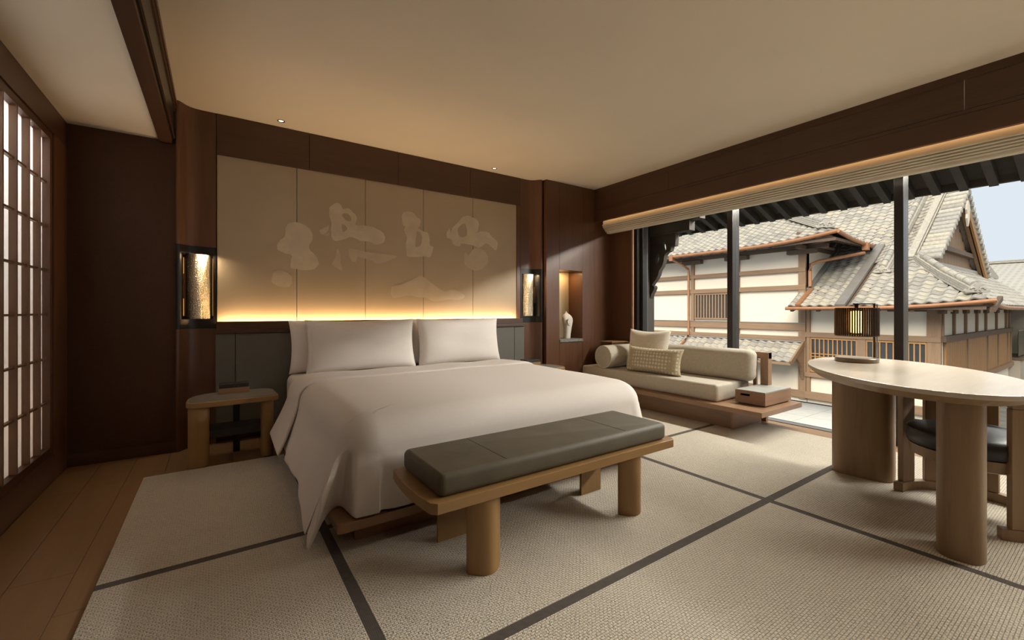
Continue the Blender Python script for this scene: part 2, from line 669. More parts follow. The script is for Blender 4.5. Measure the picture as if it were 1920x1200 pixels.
def cushion(w, h, t, nu=28, nv=20, pinch=0.06, e=0.45, wr=0.0):
    """soft pillow in local xz plane (x width, z height), thickness along y"""
    g = G()
    random.seed(int(w * 1000 + h * 77))
    for s in (-1, 1):
        rows = []
        for i in range(nu + 1):
            u = -1 + 2 * i / nu
            row = []
            for j in range(nv + 1):
                v = -1 + 2 * j / nv
                th = ((1 - u ** 4) * (1 - v ** 4)) ** e
                x = w / 2 * u * (1 - pinch * (1 - v * v))
                z = h / 2 * v * (1 - pinch * 1.3 * (1 - u * u))
                wob = wr * math.sin(5 * u + 3 * v + s) * math.cos(4 * v - 2 * u) * th
                y = s * (t / 2 * th + wob)
                row.append((x, y, z))
            rows.append(row if s > 0 else row[::-1])
        g.grid(rows)
    bmesh.ops.remove_doubles(g.bm, verts=g.bm.verts[:], dist=0.0005)
    bmesh.ops.recalc_face_normals(g.bm, faces=g.bm.faces[:])
    return g

# ================================================================== ROOM SHELL
YB = -2.6      # wall behind the camera
ZC = 2.743     # main ceiling

# ---- floor
fl = struct('floor')
bx('floor_slab', M['plank'], -1.0, 4.58, YB, 4.6, -0.14, -0.0125, parent=fl)
xw = 0.196
nx = int(round((4.58 + 0.89) / xw))
plank_me = {}
for i in range(nx):
    x0 = -0.885 + i * xw
    y = YB + random.uniform(-1.4, 0)
    hidden = -0.2 < x0 < 4.0
    while y < 4.5:
        L = random.choice((1.2, 1.6, 2.0))
        y0, y1 = max(y, YB), min(y + L, 4.48)
        y += L
        if y1 - y0 < 0.05:
            continue
        if hidden and y1 < 3.6:
            continue
        bx('plank', M['plank'], x0 + 0.0008, min(x0 + xw - 0.0008, 4.58), y0 + 0.0008, y1 - 0.0008, -0.0125, 0.0, 0.0008, fl)

# ---- ceilings
bx('ceiling', M['ceiling'], -0.30, 4.80, YB - 0.1, 4.62, ZC, ZC + 0.16, label='warm plaster ceiling above the bed', kind='structure')
bx('ceiling_soffit', M['ceiling'], -1.45, -0.345, YB - 0.1, 4.40, 2.42, 2.60, label='lowered plaster ceiling beside the paper screen', kind='structure')
t1 = struct('trim_1', (-0.32, 0, 2.4), 'dark walnut ceiling beam between the two ceiling levels')
bx('beam_board', M['walnut_y'], -0.370, -0.290, YB, 4.262, 2.398, 2.66, 0.003, t1)
bx('groove_strip', M['black_metal'], -0.290, -0.279, YB, 4.25, 2.43, 2.74, 0, t1)
bx('bead', M['walnut_y'], -0.292, -0.272, YB, 4.25, 2.440, 2.455, 0.003, t1)
bx('bead', M['walnut_y'], -0.285, -0.268, YB, 4.25, 2.66, 2.672, 0.002, t1)
bx('upper_board', M['walnut_y'], -0.292, -0.262, YB, 4.25, 2.70, 2.742, 0.002, t1)

# ---- outer shell behind everything
bx('wall_shell_back', M['walnut'], -1.5, 4.80, 4.50, 4.64, -0.1, ZC + 0.16, kind='structure', label='rear core of the panelled bed wall')
bx('wall_front', M['walnut'], -1.5, 4.80, YB - 0.14, YB, -0.1, ZC + 0.16, kind='structure', label='walnut wall opposite the bed')
bx('wall_back_left', M['dark_wall'], -1.0, -0.268, 4.262, 4.50, 0, 2.42, 0.002, kind='structure', label='dark brown cloth wall beside the paper screen')
bx('baseboard_left', M['walnut_x'], -0.885, -0.268, 4.250, 4.262, 0, 0.085, 0.002, kind='structure', label='low dark skirting on the brown cloth wall')

# ---- headboard wall
wb_ = struct('wall_back', (1.5, 4.45, 0), 'walnut panelled wall behind the bed')
xs = [-0.008, 0.70, 1.543, 2.389, 3.098]
for a, b in zip(xs, xs[1:]):
    bx('upper_panel', M['walnut_x'], a + 0.0015, b - 0.0015, 4.337, 4.498, 2.405, ZC - 0.001, 0.002, wb_)
bx('reveal_strip', M['walnut'], 3.044, 3.098, 4.345, 4.498, 1.0, 2.404, 0.002, wb_)
bx('backing', M['walnut'], 0.0, 3.09, 4.40, 4.498, 0.0, 2.404, 0, wb_)
cl = [(-0.268, 4.498), (-0.268, 4.238), (-0.258, 4.238), (-0.243, 4.247), (-0.225, 4.272), (-0.205, 4.301), (-0.180, 4.322), (-0.150, 4.335), (-0.110, 4.341), (-0.010, 4.343), (-0.010, 4.498)]
cr = [(3.09 - x, y) for x, y in cl][::-1]
for pl in (cl, cr):
    for z0, z1 in ((0.0, 0.955), (1.626, ZC - 0.001)):
        G().prism(pl, z0, z1).obj('curved_panel', M['walnut'], wb_)

# ---- nook wall right of the bed
wn_ = struct('wall_nook', (3.9, 4.35, 0), 'walnut panelled wall with a lit niche')
bx('slot_back', M['black_metal'], 3.356, 3.384, 4.30, 4.498, 0, ZC - 0.001, 0, wn_)
g = 0.0012
for a, b, z0, z1 in ((3.384, 3.600, 0, ZC), (3.600, 4.000, 1.626, ZC), (3.600, 4.000, 0, 0.700), (4.000, 4.226, 0, ZC), (4.226, 4.56, 0, ZC)):
    bx('wall_panel', M['walnut'], a + g, b - g, 4.19, 4.498, z0, z1 - 0.001, 0.0015, wn_)
bx('niche_lining', M['niche_back'], 3.601, 3.999, 4.462, 4.499, 0.735, 1.626, 0, wn_)
sh = bx('stone_shelf', M['stone'], 3.602, 3.998, 4.175, 4.46, 0.700, 0.735, 0.003,
        label='speckled grey granite shelf inside the wall niche', cat='shelf')
area('niche_light', (3.80, 4.38, 1.615), (0.05, 0.1, -1), 0.30, 0.05, 1.6, (1.0, 0.62, 0.28))

# ---- shoji side wall
wl = struct('wall_left', (-0.93, 0, 0), 'walnut wall framing the paper screens')
bx('header', M['walnut_y'], -1.0, -0.872, YB, 4.262, 2.245, 2.42, 0.003, wl)
bx('jamb', M['walnut'], -1.0, -0.872, 3.965, 4.262, 0.0, 2.245, 0.003, wl)
bx('sill_board', M['walnut_y'], -1.0, -0.872, YB, 3.965, 0.0, 0.180, 0.004, wl)
bx('solid_panel', M['walnut'], -1.0, -0.872, YB, 2.06, 0.18, 2.245, 0.003, wl)
# lit space behind the paper
sb = struct('wall_screen_space', (-1.2, 3, 0), 'pale lit space behind the paper screens')
pw = plain('pale_bath_wall', (0.80, 0.79, 0.78), 0.8)
bx('rear_wall', pw, -1.50, -1.44, 2.0, 4.5, 0, 2.42, 0, sb)
bx('end_wall', pw, -1.44, -1.0, 4.20, 4.262, 0, 2.42, 0, sb)
bx('end_wall', pw, -1.44, -1.0, 1.98, 2.04, 0, 2.42, 0, sb)
bx('space_floor', pw, -1.44, -1.0, 2.04, 4.20, 0, 0.05, 0, sb)
area('screen_ceiling_light', (-1.2, 3.1, 2.38), (0.0, 0, -1), 0.35, 2.0, 42, (0.96, 0.97, 1.0))
area2('screen_floor_led', (-1.03, 3.1, 0.075), (-0.3, 0, 1), (0, 1, 0), 2.1, 0.04, 6.0, (1.0, 0.60, 0.28))


def shoji(y0, y1, label):
    s = empty('shoji_screen', (-0.9, (y0 + y1) / 2, 0.18), label, 'screen', 'paper screens in the side wall')
    z0, z1 = 0.182, 2.243
    xf, xb = -0.884, -0.930
    bx('paper', M['paper'], -0.918, -0.9165, y0 + 0.03, y1 - 0.03, z0 + 0.03, z1 - 0.03, 0, s)
    bx('stile', M['walnut'], xb, xf + 0.004, y1 - 0.040, y1 - 0.001, z0, z1, 0.002, s)
    bx('stile', M['walnut'], xb, xf + 0.004, y0 + 0.001, y0 + 0.040, z0, z1, 0.002, s)
    bx('rail', M['walnut_y'], xb, xf + 0.004, y0 + 0.04, y1 - 0.04, z1 - 0.045, z1, 0.002, s)
    bx('rail', M['walnut_y'], xb, xf + 0.004, y0 + 0.04, y1 - 0.04, z0, z0 + 0.045, 0.002, s)
    n = 5
    p = (y1 - y0 - 0.04) / n
    for i in range(1, n):
        yc = y1 - 0.02 - i * p
        bx('upright_bar', M['shoji_bar'], -0.9155, xf, yc - 0.0065, yc + 0.0065, z0 + 0.045, z1 - 0.045, 0.001, s)
    for z in (1.917, 1.640, 1.360, 1.078, 0.795, 0.513):
        bx('cross_bar', M['shoji_bar'], -0.9155, xf - 0.011, y0 + 0.04, y1 - 0.04, z - 0.006, z + 0.006, 0.001, s)


M['shoji_bar'] = wood('shoji_bar_wood', (0.15, 0.080, 0.042), 'z', 0.5, 0.2)
shoji(3.01, 3.964, 'backlit white paper screen with dark lattice next to the corner post')
shoji(2.061, 3.009, 'backlit paper lattice screen nearest the camera')

# ---- window wall
wr = struct('wall_right', (4.64, 4.0, 0), 'walnut pier between niche wall and window')
bx('pier', M['walnut'], 4.53, 4.78, 3.80, 4.50, 0, ZC, 0.002, wr)
bx('edge_trim', M['teak'], 4.505, 4.53, 3.775, 3.80, 0, 2.5, 0.002, wr)
bx('end_pier', M['walnut'], 4.53, 4.78, YB, YB + 0.3, 0, ZC, 0.002, wr)

t2 = struct('trim_2', (4.3, 1, 2.3), 'walnut pelmet along the top of the window')
ys = [YB, -1.65, -0.48, 0.685, 1.85, 3.03, 4.19]
for a, b in zip(ys, ys[1:]):
    bx('pelmet_panel', M['walnut_y'], 4.225, 4.262, a + 0.0015, b - 0.0015, 2.480, 2.684, 0.0004, t2)
bx('pelmet_top', M['walnut_y'], 4.2235, 4.262, YB, 4.19, 2.686, ZC, 0.001, t2)
bx('pelmet_band', M['walnut_y'], 4.227, 4.262, YB, 4.19, 2.451, 2.477, 0.001, t2)
bx('pelmet_lower', M['walnut_y'], 4.225, 4.262, YB, 4.19, 2.300, 2.449, 0.002, t2)
area2('pelmet_led', (4.2650, 0.8, 2.325), (1, 0, -0.4), (0, 1, 0), 6.6, 0.006, 1.5, (1.0, 0.56, 0.22))

win = struct('window_1', (4.63, 1, 0), 'tall black-framed sliding windows facing the tiled houses')
bx('header_frame', M['window_frame'], 4.53, 4.76, YB, 3.80, 2.30, 2.50, 0.002, win)
bx('jamb_frame', M['window_frame'], 4.56, 4.64, 3.742, 3.798, 0, 2.30, 0.002, win)
bx('jamb_frame', M['window_frame'], 4.61, 4.70, 3.695, 3.740, 0, 2.30, 0.002, win)
bx('jamb_strip', M['alu'], 4.70, 4.715, 3.700, 3.735, 0, 2.30, 0.002, win)
mull = [2.5045, 1.111, -0.283, -1.677]
for yc in mull:
    bx('mullion', M['window_frame'], 4.558, 4.628, yc - 0.030, yc + 0.030, 0, 2.30, 0.003, win)
    bx('mullion', M['window_frame'], 4.630, 4.698, yc - 0.028, yc + 0.030, 0, 2.30, 0.003, win)
edges = [3.742] + [q for yc in mull for q in (yc + 0.03, yc - 0.03)] + [YB + 0.3]
for i in range(0, len(edges), 2):
    bx('pane', M['glass'], 4.643, 4.651, edges[i + 1], edges[i], 0.0, 2.30, 0, win)
bx('track', M['alu'], 4.582, 4.700, YB, 3.80, -0.06, 0.002, 0, win)
for xx in (4.582, 4.690):
    bx('track_gap', M['black_metal'], xx, xx + 0.010, YB, 3.80, -0.05, 0.0035, 0, win)

# portal to help daylight sampling through the glazing
pd = bpy.data.lights.new('window_portal', 'AREA')
pd.shape = 'RECTANGLE'
pd.size, pd.size_y = 6.4, 2.3
po = bpy.data.objects.new('window_portal', pd)
col.objects.link(po)
po.location = (4.78, 0.6, 1.16)
po.rotation_euler = Vector((-1, 0, 0)).to_track_quat('-Z', 'Z').to_euler()
pd.size, pd.size_y = 6.4, 2.3
pd.cycles.is_portal = True

# ---- pleated blind
bl = empty('roman_blind', (4.33, 1, 2.15), 'cream pleated roman blind raised under the walnut pelmet', 'blind')
folds = [((4.302, 2.36), (4.290, 2.243)), ((4.318, 2.36), (4.302, 2.224)), ((4.334, 2.36), (4.318, 2.206)),
         ((4.350, 2.36), (4.334, 2.189)), ((4.366, 2.36), (4.350, 2.173))]
for (xa, za), (xb_, zb_) in folds:
    pr = [(xa + 0.003, za), (xb_ + 0.003, zb_ + 0.012), (xb_ + 0.003, zb_ + 0.004), (xb_ + 0.006, zb_ + 0.004), (xa + 0.006, za)]
    G().prism(pr, YB + 0.05, 4.105, axis='y').prism([(xb_ - 0.001 + 0.009 * math.cos(2 * PI * k / 12), zb_ + 0.006 + 0.009 * math.sin(2 * PI * k / 12)) for k in range(12)], YB + 0.05, 4.106, axis='y').obj('fold', M['shade_cloth'], bl)
G().prism([(4.378, 2.36), (4.366, 2.160), (4.372, 2.150), (4.43, 2.150), (4.436, 2.160), (4.436, 2.36)], YB + 0.05, 4.105, axis='y').obj('bottom_pocket', M['shade_cloth'], bl)

M['added_eave_diffuser'] = emit('added_lamp_diffuser', (1.0, 0.95, 0.87), 1.5)  # glowing face of the added lamp under the eave
# ---- terrace and eave of our own building
ter = struct('floor_terrace', (5.2, 1, 0), 'grey paved terrace outside the window')
bx('terrace_slab', M['ground'], 4.70, 5.86, YB - 1, 6.5, -0.35, -0.032, 0, ter)
tm = None
for i in range(3):
    for j in range(14):
        x0 = 4.72 + i * 0.38
        y0 = -2.4 + j * 0.60 + 0.18
        bx('paving_tile', M['terrace'], x0 + 0.002, x0 + 0.378, y0 + 0.002, y0 + 0.598, -0.032, -0.008, 0.002, ter)
bx('kerb', M['black_metal'], 5.862, 5.90, YB - 1, 6.5, -0.35, -0.002, 0.004, ter)

ev = struct('roof_eave', (5.4, 1, 2.4), 'dark timber eave over the window')
G().prism([(4.66, 2.955), (6.20, 2.395), (6.20, 2.47), (4.66, 3.12)], YB - 2, 6.5, axis='y').obj('soffit_board', M['eave_y'], ev)
bx('fascia', M['eave_y'], 6.185, 6.235, YB - 2, 6.5, 2.325, 2.48, 0.004, ev)
bx('roof_cover', M['flash'], -1.6, 4.70, YB - 0.3, 4.8, 2.92, 3.12, 0, ev)
y = -3.0
rp = [(4.70, 2.835), (6.17, 2.300), (6.17, 2.405), (4.70, 2.940)]
rm = None
while y < 4.6:
    if rm is None:
        o = G().prism(rp, -0.032, 0.032, axis='y').obj('rafter', M['eave'], ev)
        rm = o
    else:
        o = rm.copy()
        col.objects.link(o)
    o.location = Vector((0, y, 0)) - WORLD[ev.name]
    y += 0.20

el = empty('added_eave_light', (5.33, 0.0, 2.38), 'slim linear lamp added under the veranda eave to brighten the room', 'lamp')  # added lamp, out of view behind the blind, brightens the room
bx('housing', M['black_metal'], 5.332, 5.375, YB + 0.2, 2.75, 2.385, 2.585, 0.003, el)
for yy in (-2.0, -0.5, 1.0, 2.5):
    G().tube([(5.355, yy, 2.58), (5.355, yy, 2.69)], 0.006, 8).obj('hanger', M['black_metal'], el)
bx('diffuser', M['added_eave_diffuser'], 5.328, 5.332, YB + 0.2, 2.75, 2.39, 2.58, 0, el)
area2('added_eave_beam', (5.324, 0.17, 2.485), (-1, 0, -0.6), (0, 1, 0), 5.1, 0.18, 640.0, (1.0, 0.95, 0.87))  # added key light shining in through the window

post = empty('veranda_post', (4.93, 3.89, 0), 'dark weathered timber post outside the window corner', 'post')
bx('shaft', M['post'], 4.86, 5.0, 3.812, 3.97, -0.03, 2.86, 0.006, post)
bx('chamfer_strip', M['post'], 4.852, 4.86, 3.86, 3.92, -0.03, 2.8, 0.002, post)
bm_ = empty('veranda_beam', (4.93, 3.9, 2.1), 'dark timber beam end above the carved bracket', 'beam')
bx('beam', M['eave_y'], 4.87, 4.99, 3.19, 3.81, 2.115, 2.24, 0.006, bm_)
bx('beam_upper', M['eave_y'], 4.87, 4.99, 3.05, 3.81, 2.242, 2.37, 0.006, bm_)


def holed(name, outer, holes, x0, x1, m, parent=None, **k):
    b = bmesh.new()
    for loop in [outer] + holes:
        vs_ = [b.verts.new((x0, p[0], p[1])) for p in loop]
        for i in range(len(vs_)):
            b.edges.new((vs_[i], vs_[(i + 1) % len(vs_)]))
    bmesh.ops.triangle_fill(b, use_beauty=True, edges=b.edges[:])
    r = bmesh.ops.extrude_face_region(b, geom=b.faces[:])
    bmesh.ops.translate(b, vec=(x1 - x0, 0, 0), verts=[v for v in r['geom'] if isinstance(v, bmesh.types.BMVert)])
    bmesh.ops.recalc_face_normals(b, faces=b.faces[:])
    me = bpy.data.meshes.new(name)
    b.to_mesh(me)
    b.free()
    return _new(name, me, m, parent, k.get('label'), k.get('cat'), None, None)


br = empty('carved_bracket', (4.95, 3.65, 1.3), 'dark carved cloud bracket under the timber beam end', 'bracket')
outer = [(3.811, 2.113), (3.42, 2.113), (3.405, 2.06), (3.415, 1.95), (3.47, 1.945), (3.485, 1.89), (3.55, 1.87), (3.58, 1.83), (3.590, 1.76),
         (3.615, 1.70), (3.66, 1.64), (3.675, 1.585), (3.71, 1.53), (3.765, 1.47), (3.778, 1.45), (3.745, 1.44), (3.735, 1.415), (3.755, 1.37), (3.785, 1.33), (3.800, 1.285), (3.811, 1.27)]


def blob(cx, cz, a, b, ang, n=14):
    return [(cx + a * math.cos(t) * math.cos(ang) - b * math.sin(t) * math.sin(ang), cz + a * math.cos(t) * math.sin(ang) + b * math.sin(t) * math.cos(ang)) for t in [2 * PI * i / n for i in range(n)]]


holed('scroll', outer, [blob(3.690, 1.80, 0.075, 0.028, 1.75), blob(3.585, 1.955, 0.07, 0.03, 1.3), blob(3.705, 1.995, 0.05, 0.012, 0.9)], 4.90, 4.97, M['eave_y'], br)

# ================================================================== BED WALL FITTINGS
mu = empty('wall_mural', (1.516, 4.37, 1.0), 'wide tan paper mural with pale ink clouds above the headboard', 'mural')
ms = [-0.006, 0.597, 1.212, 1.825, 2.431, 3.042]
for a, b in zip(ms, ms[1:]):
    bx('mural_panel', M['mural'], a + 0.0022, b - 0.0022, 4.352, 4.395, 0.985, 2.404, 0.0012, mu)
SH = [
    ('motif', [(0.509, 1.857), (0.542, 1.898), (0.601, 1.909), (0.661, 1.892), (0.704, 1.859), (0.728, 1.805), (0.725, 1.757), (0.699, 1.707), (0.704, 1.67), (0.747, 1.626), (0.781, 1.561), (0.765, 1.513), (0.712, 1.481), (0.601, 1.48), (0.551, 1.491), (0.547, 1.555), (0.555, 1.602), (0.501, 1.621), (0.453, 1.641), (0.436, 1.685), (0.461, 1.733), (0.497, 1.768), (0.505, 1.81)], []),
    ('motif', [(0.877, 2.072), (0.909, 2.115), (0.955, 2.137), (0.988, 2.107), (0.998, 2.083), (1.05, 2.1), (1.098, 2.062), (1.129, 2.016), (1.117, 1.944), (1.206, 1.949), (1.296, 1.938), (1.379, 1.901), (1.41, 1.842), (1.379, 1.787), (1.317, 1.771), (1.246, 1.795), (1.176, 1.789), (1.107, 1.813), (1.069, 1.819), (1.012, 1.794), (0.946, 1.773), (0.905, 1.784), (0.891, 1.85), (0.895, 1.948), (0.874, 2.004)], [[(0.993, 1.938), (1.04, 1.9), (0.998, 1.858)], [(0.991, 2.033), (1.04, 2.044), (1.077, 2.009), (1.067, 1.97), (1.021, 1.981)]]),
    ('motif_faint', [(1.054, 1.703), (1.206, 1.69), (1.348, 1.681), (1.533, 1.668), (1.442, 1.614), (1.337, 1.577), (1.276, 1.604), (1.176, 1.627), (1.137, 1.635), (1.122, 1.583), (1.078, 1.591)], []),
    ('motif_faint', [(0.396, 1.401), (0.428, 1.457), (0.485, 1.46), (0.551, 1.417), (0.547, 1.333), (0.485, 1.313), (0.404, 1.347)], []),
    ('motif_faint', [(0.792, 1.859), (0.845, 1.894), (0.873, 1.916), (0.863, 1.857), (0.827, 1.815), (0.873, 1.839), (0.863, 1.814), (0.809, 1.823)], []),
    ('motif_faint', [(0.946, 1.69), (0.974, 1.643), (0.979, 1.564), (0.993, 1.491), (0.946, 1.513), (0.9, 1.55), (0.928, 1.6)], []),
    ('motif', [(1.591, 2.109), (1.636, 2.142), (1.697, 2.144), (1.748, 2.102), (1.789, 2.074), (1.783, 2.008), (1.76, 1.984), (1.829, 1.953), (1.876, 1.941), (1.894, 1.888), (1.9, 1.811), (1.936, 1.792), (1.906, 1.689), (1.841, 1.685), (1.663, 1.669), (1.636, 1.713), (1.63, 1.809), (1.641, 1.874), (1.608, 1.946), (1.624, 1.98), (1.591, 2.008)], [[(1.751, 1.948), (1.792, 1.93), (1.809, 1.88), (1.792, 1.804), (1.739, 1.777), (1.733, 1.829)]]),
    ('motif', [(2.1, 1.964), (2.132, 2.013), (2.15, 1.969), (2.169, 2.028), (2.233, 2.093), (2.298, 2.164), (2.364, 2.19), (2.43, 2.18), (2.505, 2.136), (2.498, 2.04), (2.471, 2.002), (2.553, 2.028), (2.637, 2.025), (2.693, 1.976), (2.765, 1.922), (2.744, 1.822), (2.679, 1.866), (2.609, 1.896), (2.553, 1.855), (2.498, 1.838), (2.43, 1.856), (2.285, 1.867), (2.259, 1.83), (2.182, 1.846), (2.157, 1.901), (2.107, 1.908)], [[(2.236, 2.033), (2.321, 2.094), (2.353, 2.034), (2.345, 1.956), (2.262, 1.942)]]),
    ('motif_faint', [(2.324, 1.766), (2.377, 1.735), (2.43, 1.809), (2.512, 1.828), (2.588, 1.798), (2.63, 1.741), (2.623, 1.656), (2.553, 1.592), (2.471, 1.564), (2.377, 1.594), (2.324, 1.638)], []),
    ('motif_faint', [(1.477, 1.344), (1.58, 1.379), (1.714, 1.438), (1.789, 1.479), (1.841, 1.454), (1.9, 1.412), (1.984, 1.359), (2.069, 1.317), (2.144, 1.336), (2.233, 1.327), (2.324, 1.265), (2.259, 1.229), (2.132, 1.227), (2.032, 1.215), (1.936, 1.208), (1.864, 1.24), (1.76, 1.249), (1.647, 1.263), (1.494, 1.234)], []),
]
TH = math.atan(552 / 807.0)


def soften(w):
    out = []
    n = len(w)
    for i in range(n):
        p0, p1, p2, p3 = w[i - 1], w[i], w[(i + 1) % n], w[(i + 2) % n]
        for k in range(4):
            t = k / 4
            out.append(tuple(0.5 * ((2 * p1[c]) + (-p0[c] + p2[c]) * t + (2 * p0[c] - 5 * p1[c] + 4 * p2[c] - p3[c]) * t * t + (-p0[c] + 3 * p1[c] - 3 * p2[c] + p3[c]) * t ** 3) + random.uniform(-.003, .003) for c in (0, 1)))
    return out


for mk, lp, hs in SH:
    b = bmesh.new()
    for loop in [soften(lp)] + [soften(h) for h in hs]:
        vv = [b.verts.new((p[0], 4.3512, p[1])) for p in loop]
        for i in range(len(vv)):
            b.edges.new((vv[i], vv[(i + 1) % len(vv)]))
    bmesh.ops.triangle_fill(b, use_beauty=True, edges=b.edges[:], normal=(0, -1, 0))
    b.normal_update()
    for f in b.faces:
        if f.normal.y > 0:
            f.normal_flip()
    me = bpy.data.meshes.new('painted_motif')
    b.to_mesh(me)
    b.free()
    _new('painted_motif', me, M[mk], mu, None, None, None, None, False)

hb = empty('headboard', (1.55, 4.34, 0), 'grey cloth headboard with a walnut ledge behind the pillows', 'headboard')
bx('ledge_lip', M['walnut_x'], -0.008, 3.094, 4.285, 4.297, 0.945, 1.012, 0.003, hb)
bx('ledge_base', M['walnut_x'], -0.008, 3.094, 4.297, 4.398, 0.945, 0.984, 0, hb)
bx('lower_band', M['walnut_x'], -0.014, 3.125, 4.278, 4.398, 0.912, 0.943, 0.004, hb)
for a, b in ((-0.014, 0.1215), (0.1245, 2.978), (2.981, 3.125)):
    bx('cloth_panel', M['head_cloth'], a, b, 4.30, 4.398, 0.06, 0.910, 0.006, hb)
area('mural_cove_light', (1.518, 4.318, 0.988), (0, 0.10, 1), 3.02, 0.02, 15.0, (1.0, 0.64, 0.31)).rotation_euler = (R(180 - 5), 0, 0)


def sconce(mir, label):
    def fx(x):
        return 3.09 - x if mir else x

    def bxx(name, m, x0, x1, *a, **k):
        x0, x1 = sorted((fx(x0), fx(x1)))
        return bx(name, m, x0, x1, *a, **k)
    s = empty('wall_sconce', (fx(-0.13), 4.38, 0.957), label, 'wall lamp', 'sconces flanking the bed')
    pl = cl if not mir else cr
    G().prism(pl, 1.562, 1.6255, 0.001).obj('frame_top', M['black_metal'], s)
    G().prism(pl, 0.9555, 1.034, 0.001).obj('frame_bottom', M['black_metal'], s)
    side = [(-0.268, 4.498), (-0.268, 4.238), (-0.258, 4.238), (-0.243, 4.247), (-0.232, 4.262), (-0.232, 4.498)]
    side = [(fx(x), y) for x, y in side]
    G().prism(side if not mir else side[::-1], 1.034, 1.562).obj('frame_side', M['black_metal'], s)
    bxx('frame_side', M['black_metal'], -0.032, -0.010, 4.343, 4.498, 1.034, 1.562, 0, s)
    bxx('back_plate', M['lamp_bronze'], -0.232, -0.032, 4.475, 4.498, 1.034, 1.562, 0, s)
    cy_ = G().lathe(fx(-0.130), 4.388, [(0.086, 1.036), (0.088, 1.04), (0.088, 1.556), (0.086, 1.56)], 40).obj('hammered_cylinder', M['bronze'], s)
    bxx('led_strip', M['led'], -0.2315, -0.2295, 4.43, 4.465, 1.06, 1.54, 0, s)
    bxx('led_strip', M['led'], -0.0345, -0.0325, 4.43, 4.465, 1.06, 1.54, 0, s)
    area('sconce_light', (fx(-0.13) + 0.055, 4.282, 1.557), (-0.1, 0.12, -1), 0.06, 0.015, 1.1, (1.0, 0.78, 0.50))
    bxx('switch_tab', M['walnut'], -0.231, -0.222, 4.33, 4.38, 1.20, 1.40, 0.002, s)
    return s


sconce(False, 'hammered bronze cylinder lamp in black frame beside the dark cloth wall')
sconce(True, 'hammered bronze cylinder lamp in black frame beside the niche wall')


def downlight(x, y, label, energy, aim, ang):
    d = empty('ceiling_downlight', (x, y, ZC), label, 'downlight', 'ceiling downlights')
    G().lathe(x, y, [(0.030, ZC - 0.001), (0.030, ZC - 0.004), (0.022, ZC - 0.005), (0.020, ZC - 0.0005)], 24, caps=False).obj('trim_ring', M['chrome'], d)
    G().lathe(x, y, [(0.019, ZC - 0.0012), (0.019, ZC - 0.0005)], 20).obj('lens', M['lens'], d)
    spot('downlight_beam', (x, y, ZC - 0.012), aim, energy, DL, ang, 0.7, 0.05)


DL = (1.0, 0.86, 0.68)
downlight(0.453, 4.196, 'tiny steel ceiling downlight near the curved corner panel', 4, (0.05, -0.25, -1), 70)
downlight(2.631, 4.206, 'tiny steel ceiling downlight near the niche wall', 4, (0.0, -0.25, -1), 70)
# unseen downlights added behind the camera to fill the room with light
k = 0
for x, ys_, e in ((3.85, (-2.0, -1.1, -0.2), 6), (2.2, (-2.0, -1.1, -0.3), 10), (0.5, (-2.0, -1.1), 8)):
    for y in ys_:
        k += 1
        downlight(x, y, 'added fill downlight behind the camera, %s one in the %s row' % (('rearmost', 'middle', 'foremost')[ys_.index(y)], {3.85: 'window', 2.2: 'central', 0.5: 'screen'}[x]), e, (0, 0.12, -1), 165)

# ---- niche sculpture
vs_ = empty('ceramic_figure', (3.83, 4.31, 0.735), 'white ceramic figure vase standing in the lit niche', 'vase')
prof = [(0.048, 0.0), (0.052, 0.01), (0.052, 0.06), (0.056, 0.13), (0.068, 0.19), (0.078, 0.235), (0.076, 0.27), (0.062, 0.30), (0.038, 0.322), (0.018, 0.335), (0.010, 0.35), (0.007, 0.362)]
g = G()
b = bmesh.new()
rings = []
for r_, z in prof:
    ring = []
    for i in range(28):
        a = 2 * PI * i / 28
        fold = 1 + 0.10 * math.sin(3 * a + 14 * z) * min(1, z / 0.12)
        ring.append(b.verts.new((3.83 + r_ * fold * math.cos(a) + 0.012 * math.sin(z * 12), 4.31 + 0.8 * r_ * fold * math.sin(a), 0.735 + z)))
    rings.append(ring)
for a_, c_ in zip(rings, rings[1:]):
    for i in range(28):
        b.faces.new((a_[i], a_[(i + 1) % 28], c_[(i + 1) % 28], c_[i]))
b.faces.new(rings[0][::-1])
b.faces.new(rings[-1])
g._merge(b)
g.obj('body', M['porcelain'], vs_, ang=60)
G().tube([(3.80, 4.243, 0.99), (3.785, 4.243, 0.955), (3.79, 4.238, 0.925), (3.805, 4.238, 0.91), (3.815, 4.243, 0.935)], [0.010, 0.014, 0.014, 0.012, 0.008], 10).obj('carved_fold', M['porcelain'], vs_, ang=60)
G().tube([(3.825, 4.312, 1.09), (3.815, 4.31, 1.112), (3.805, 4.308, 1.12)], [0.006, 0.004, 0.003], 8).obj('gilt_tip', M['chrome'], vs_)

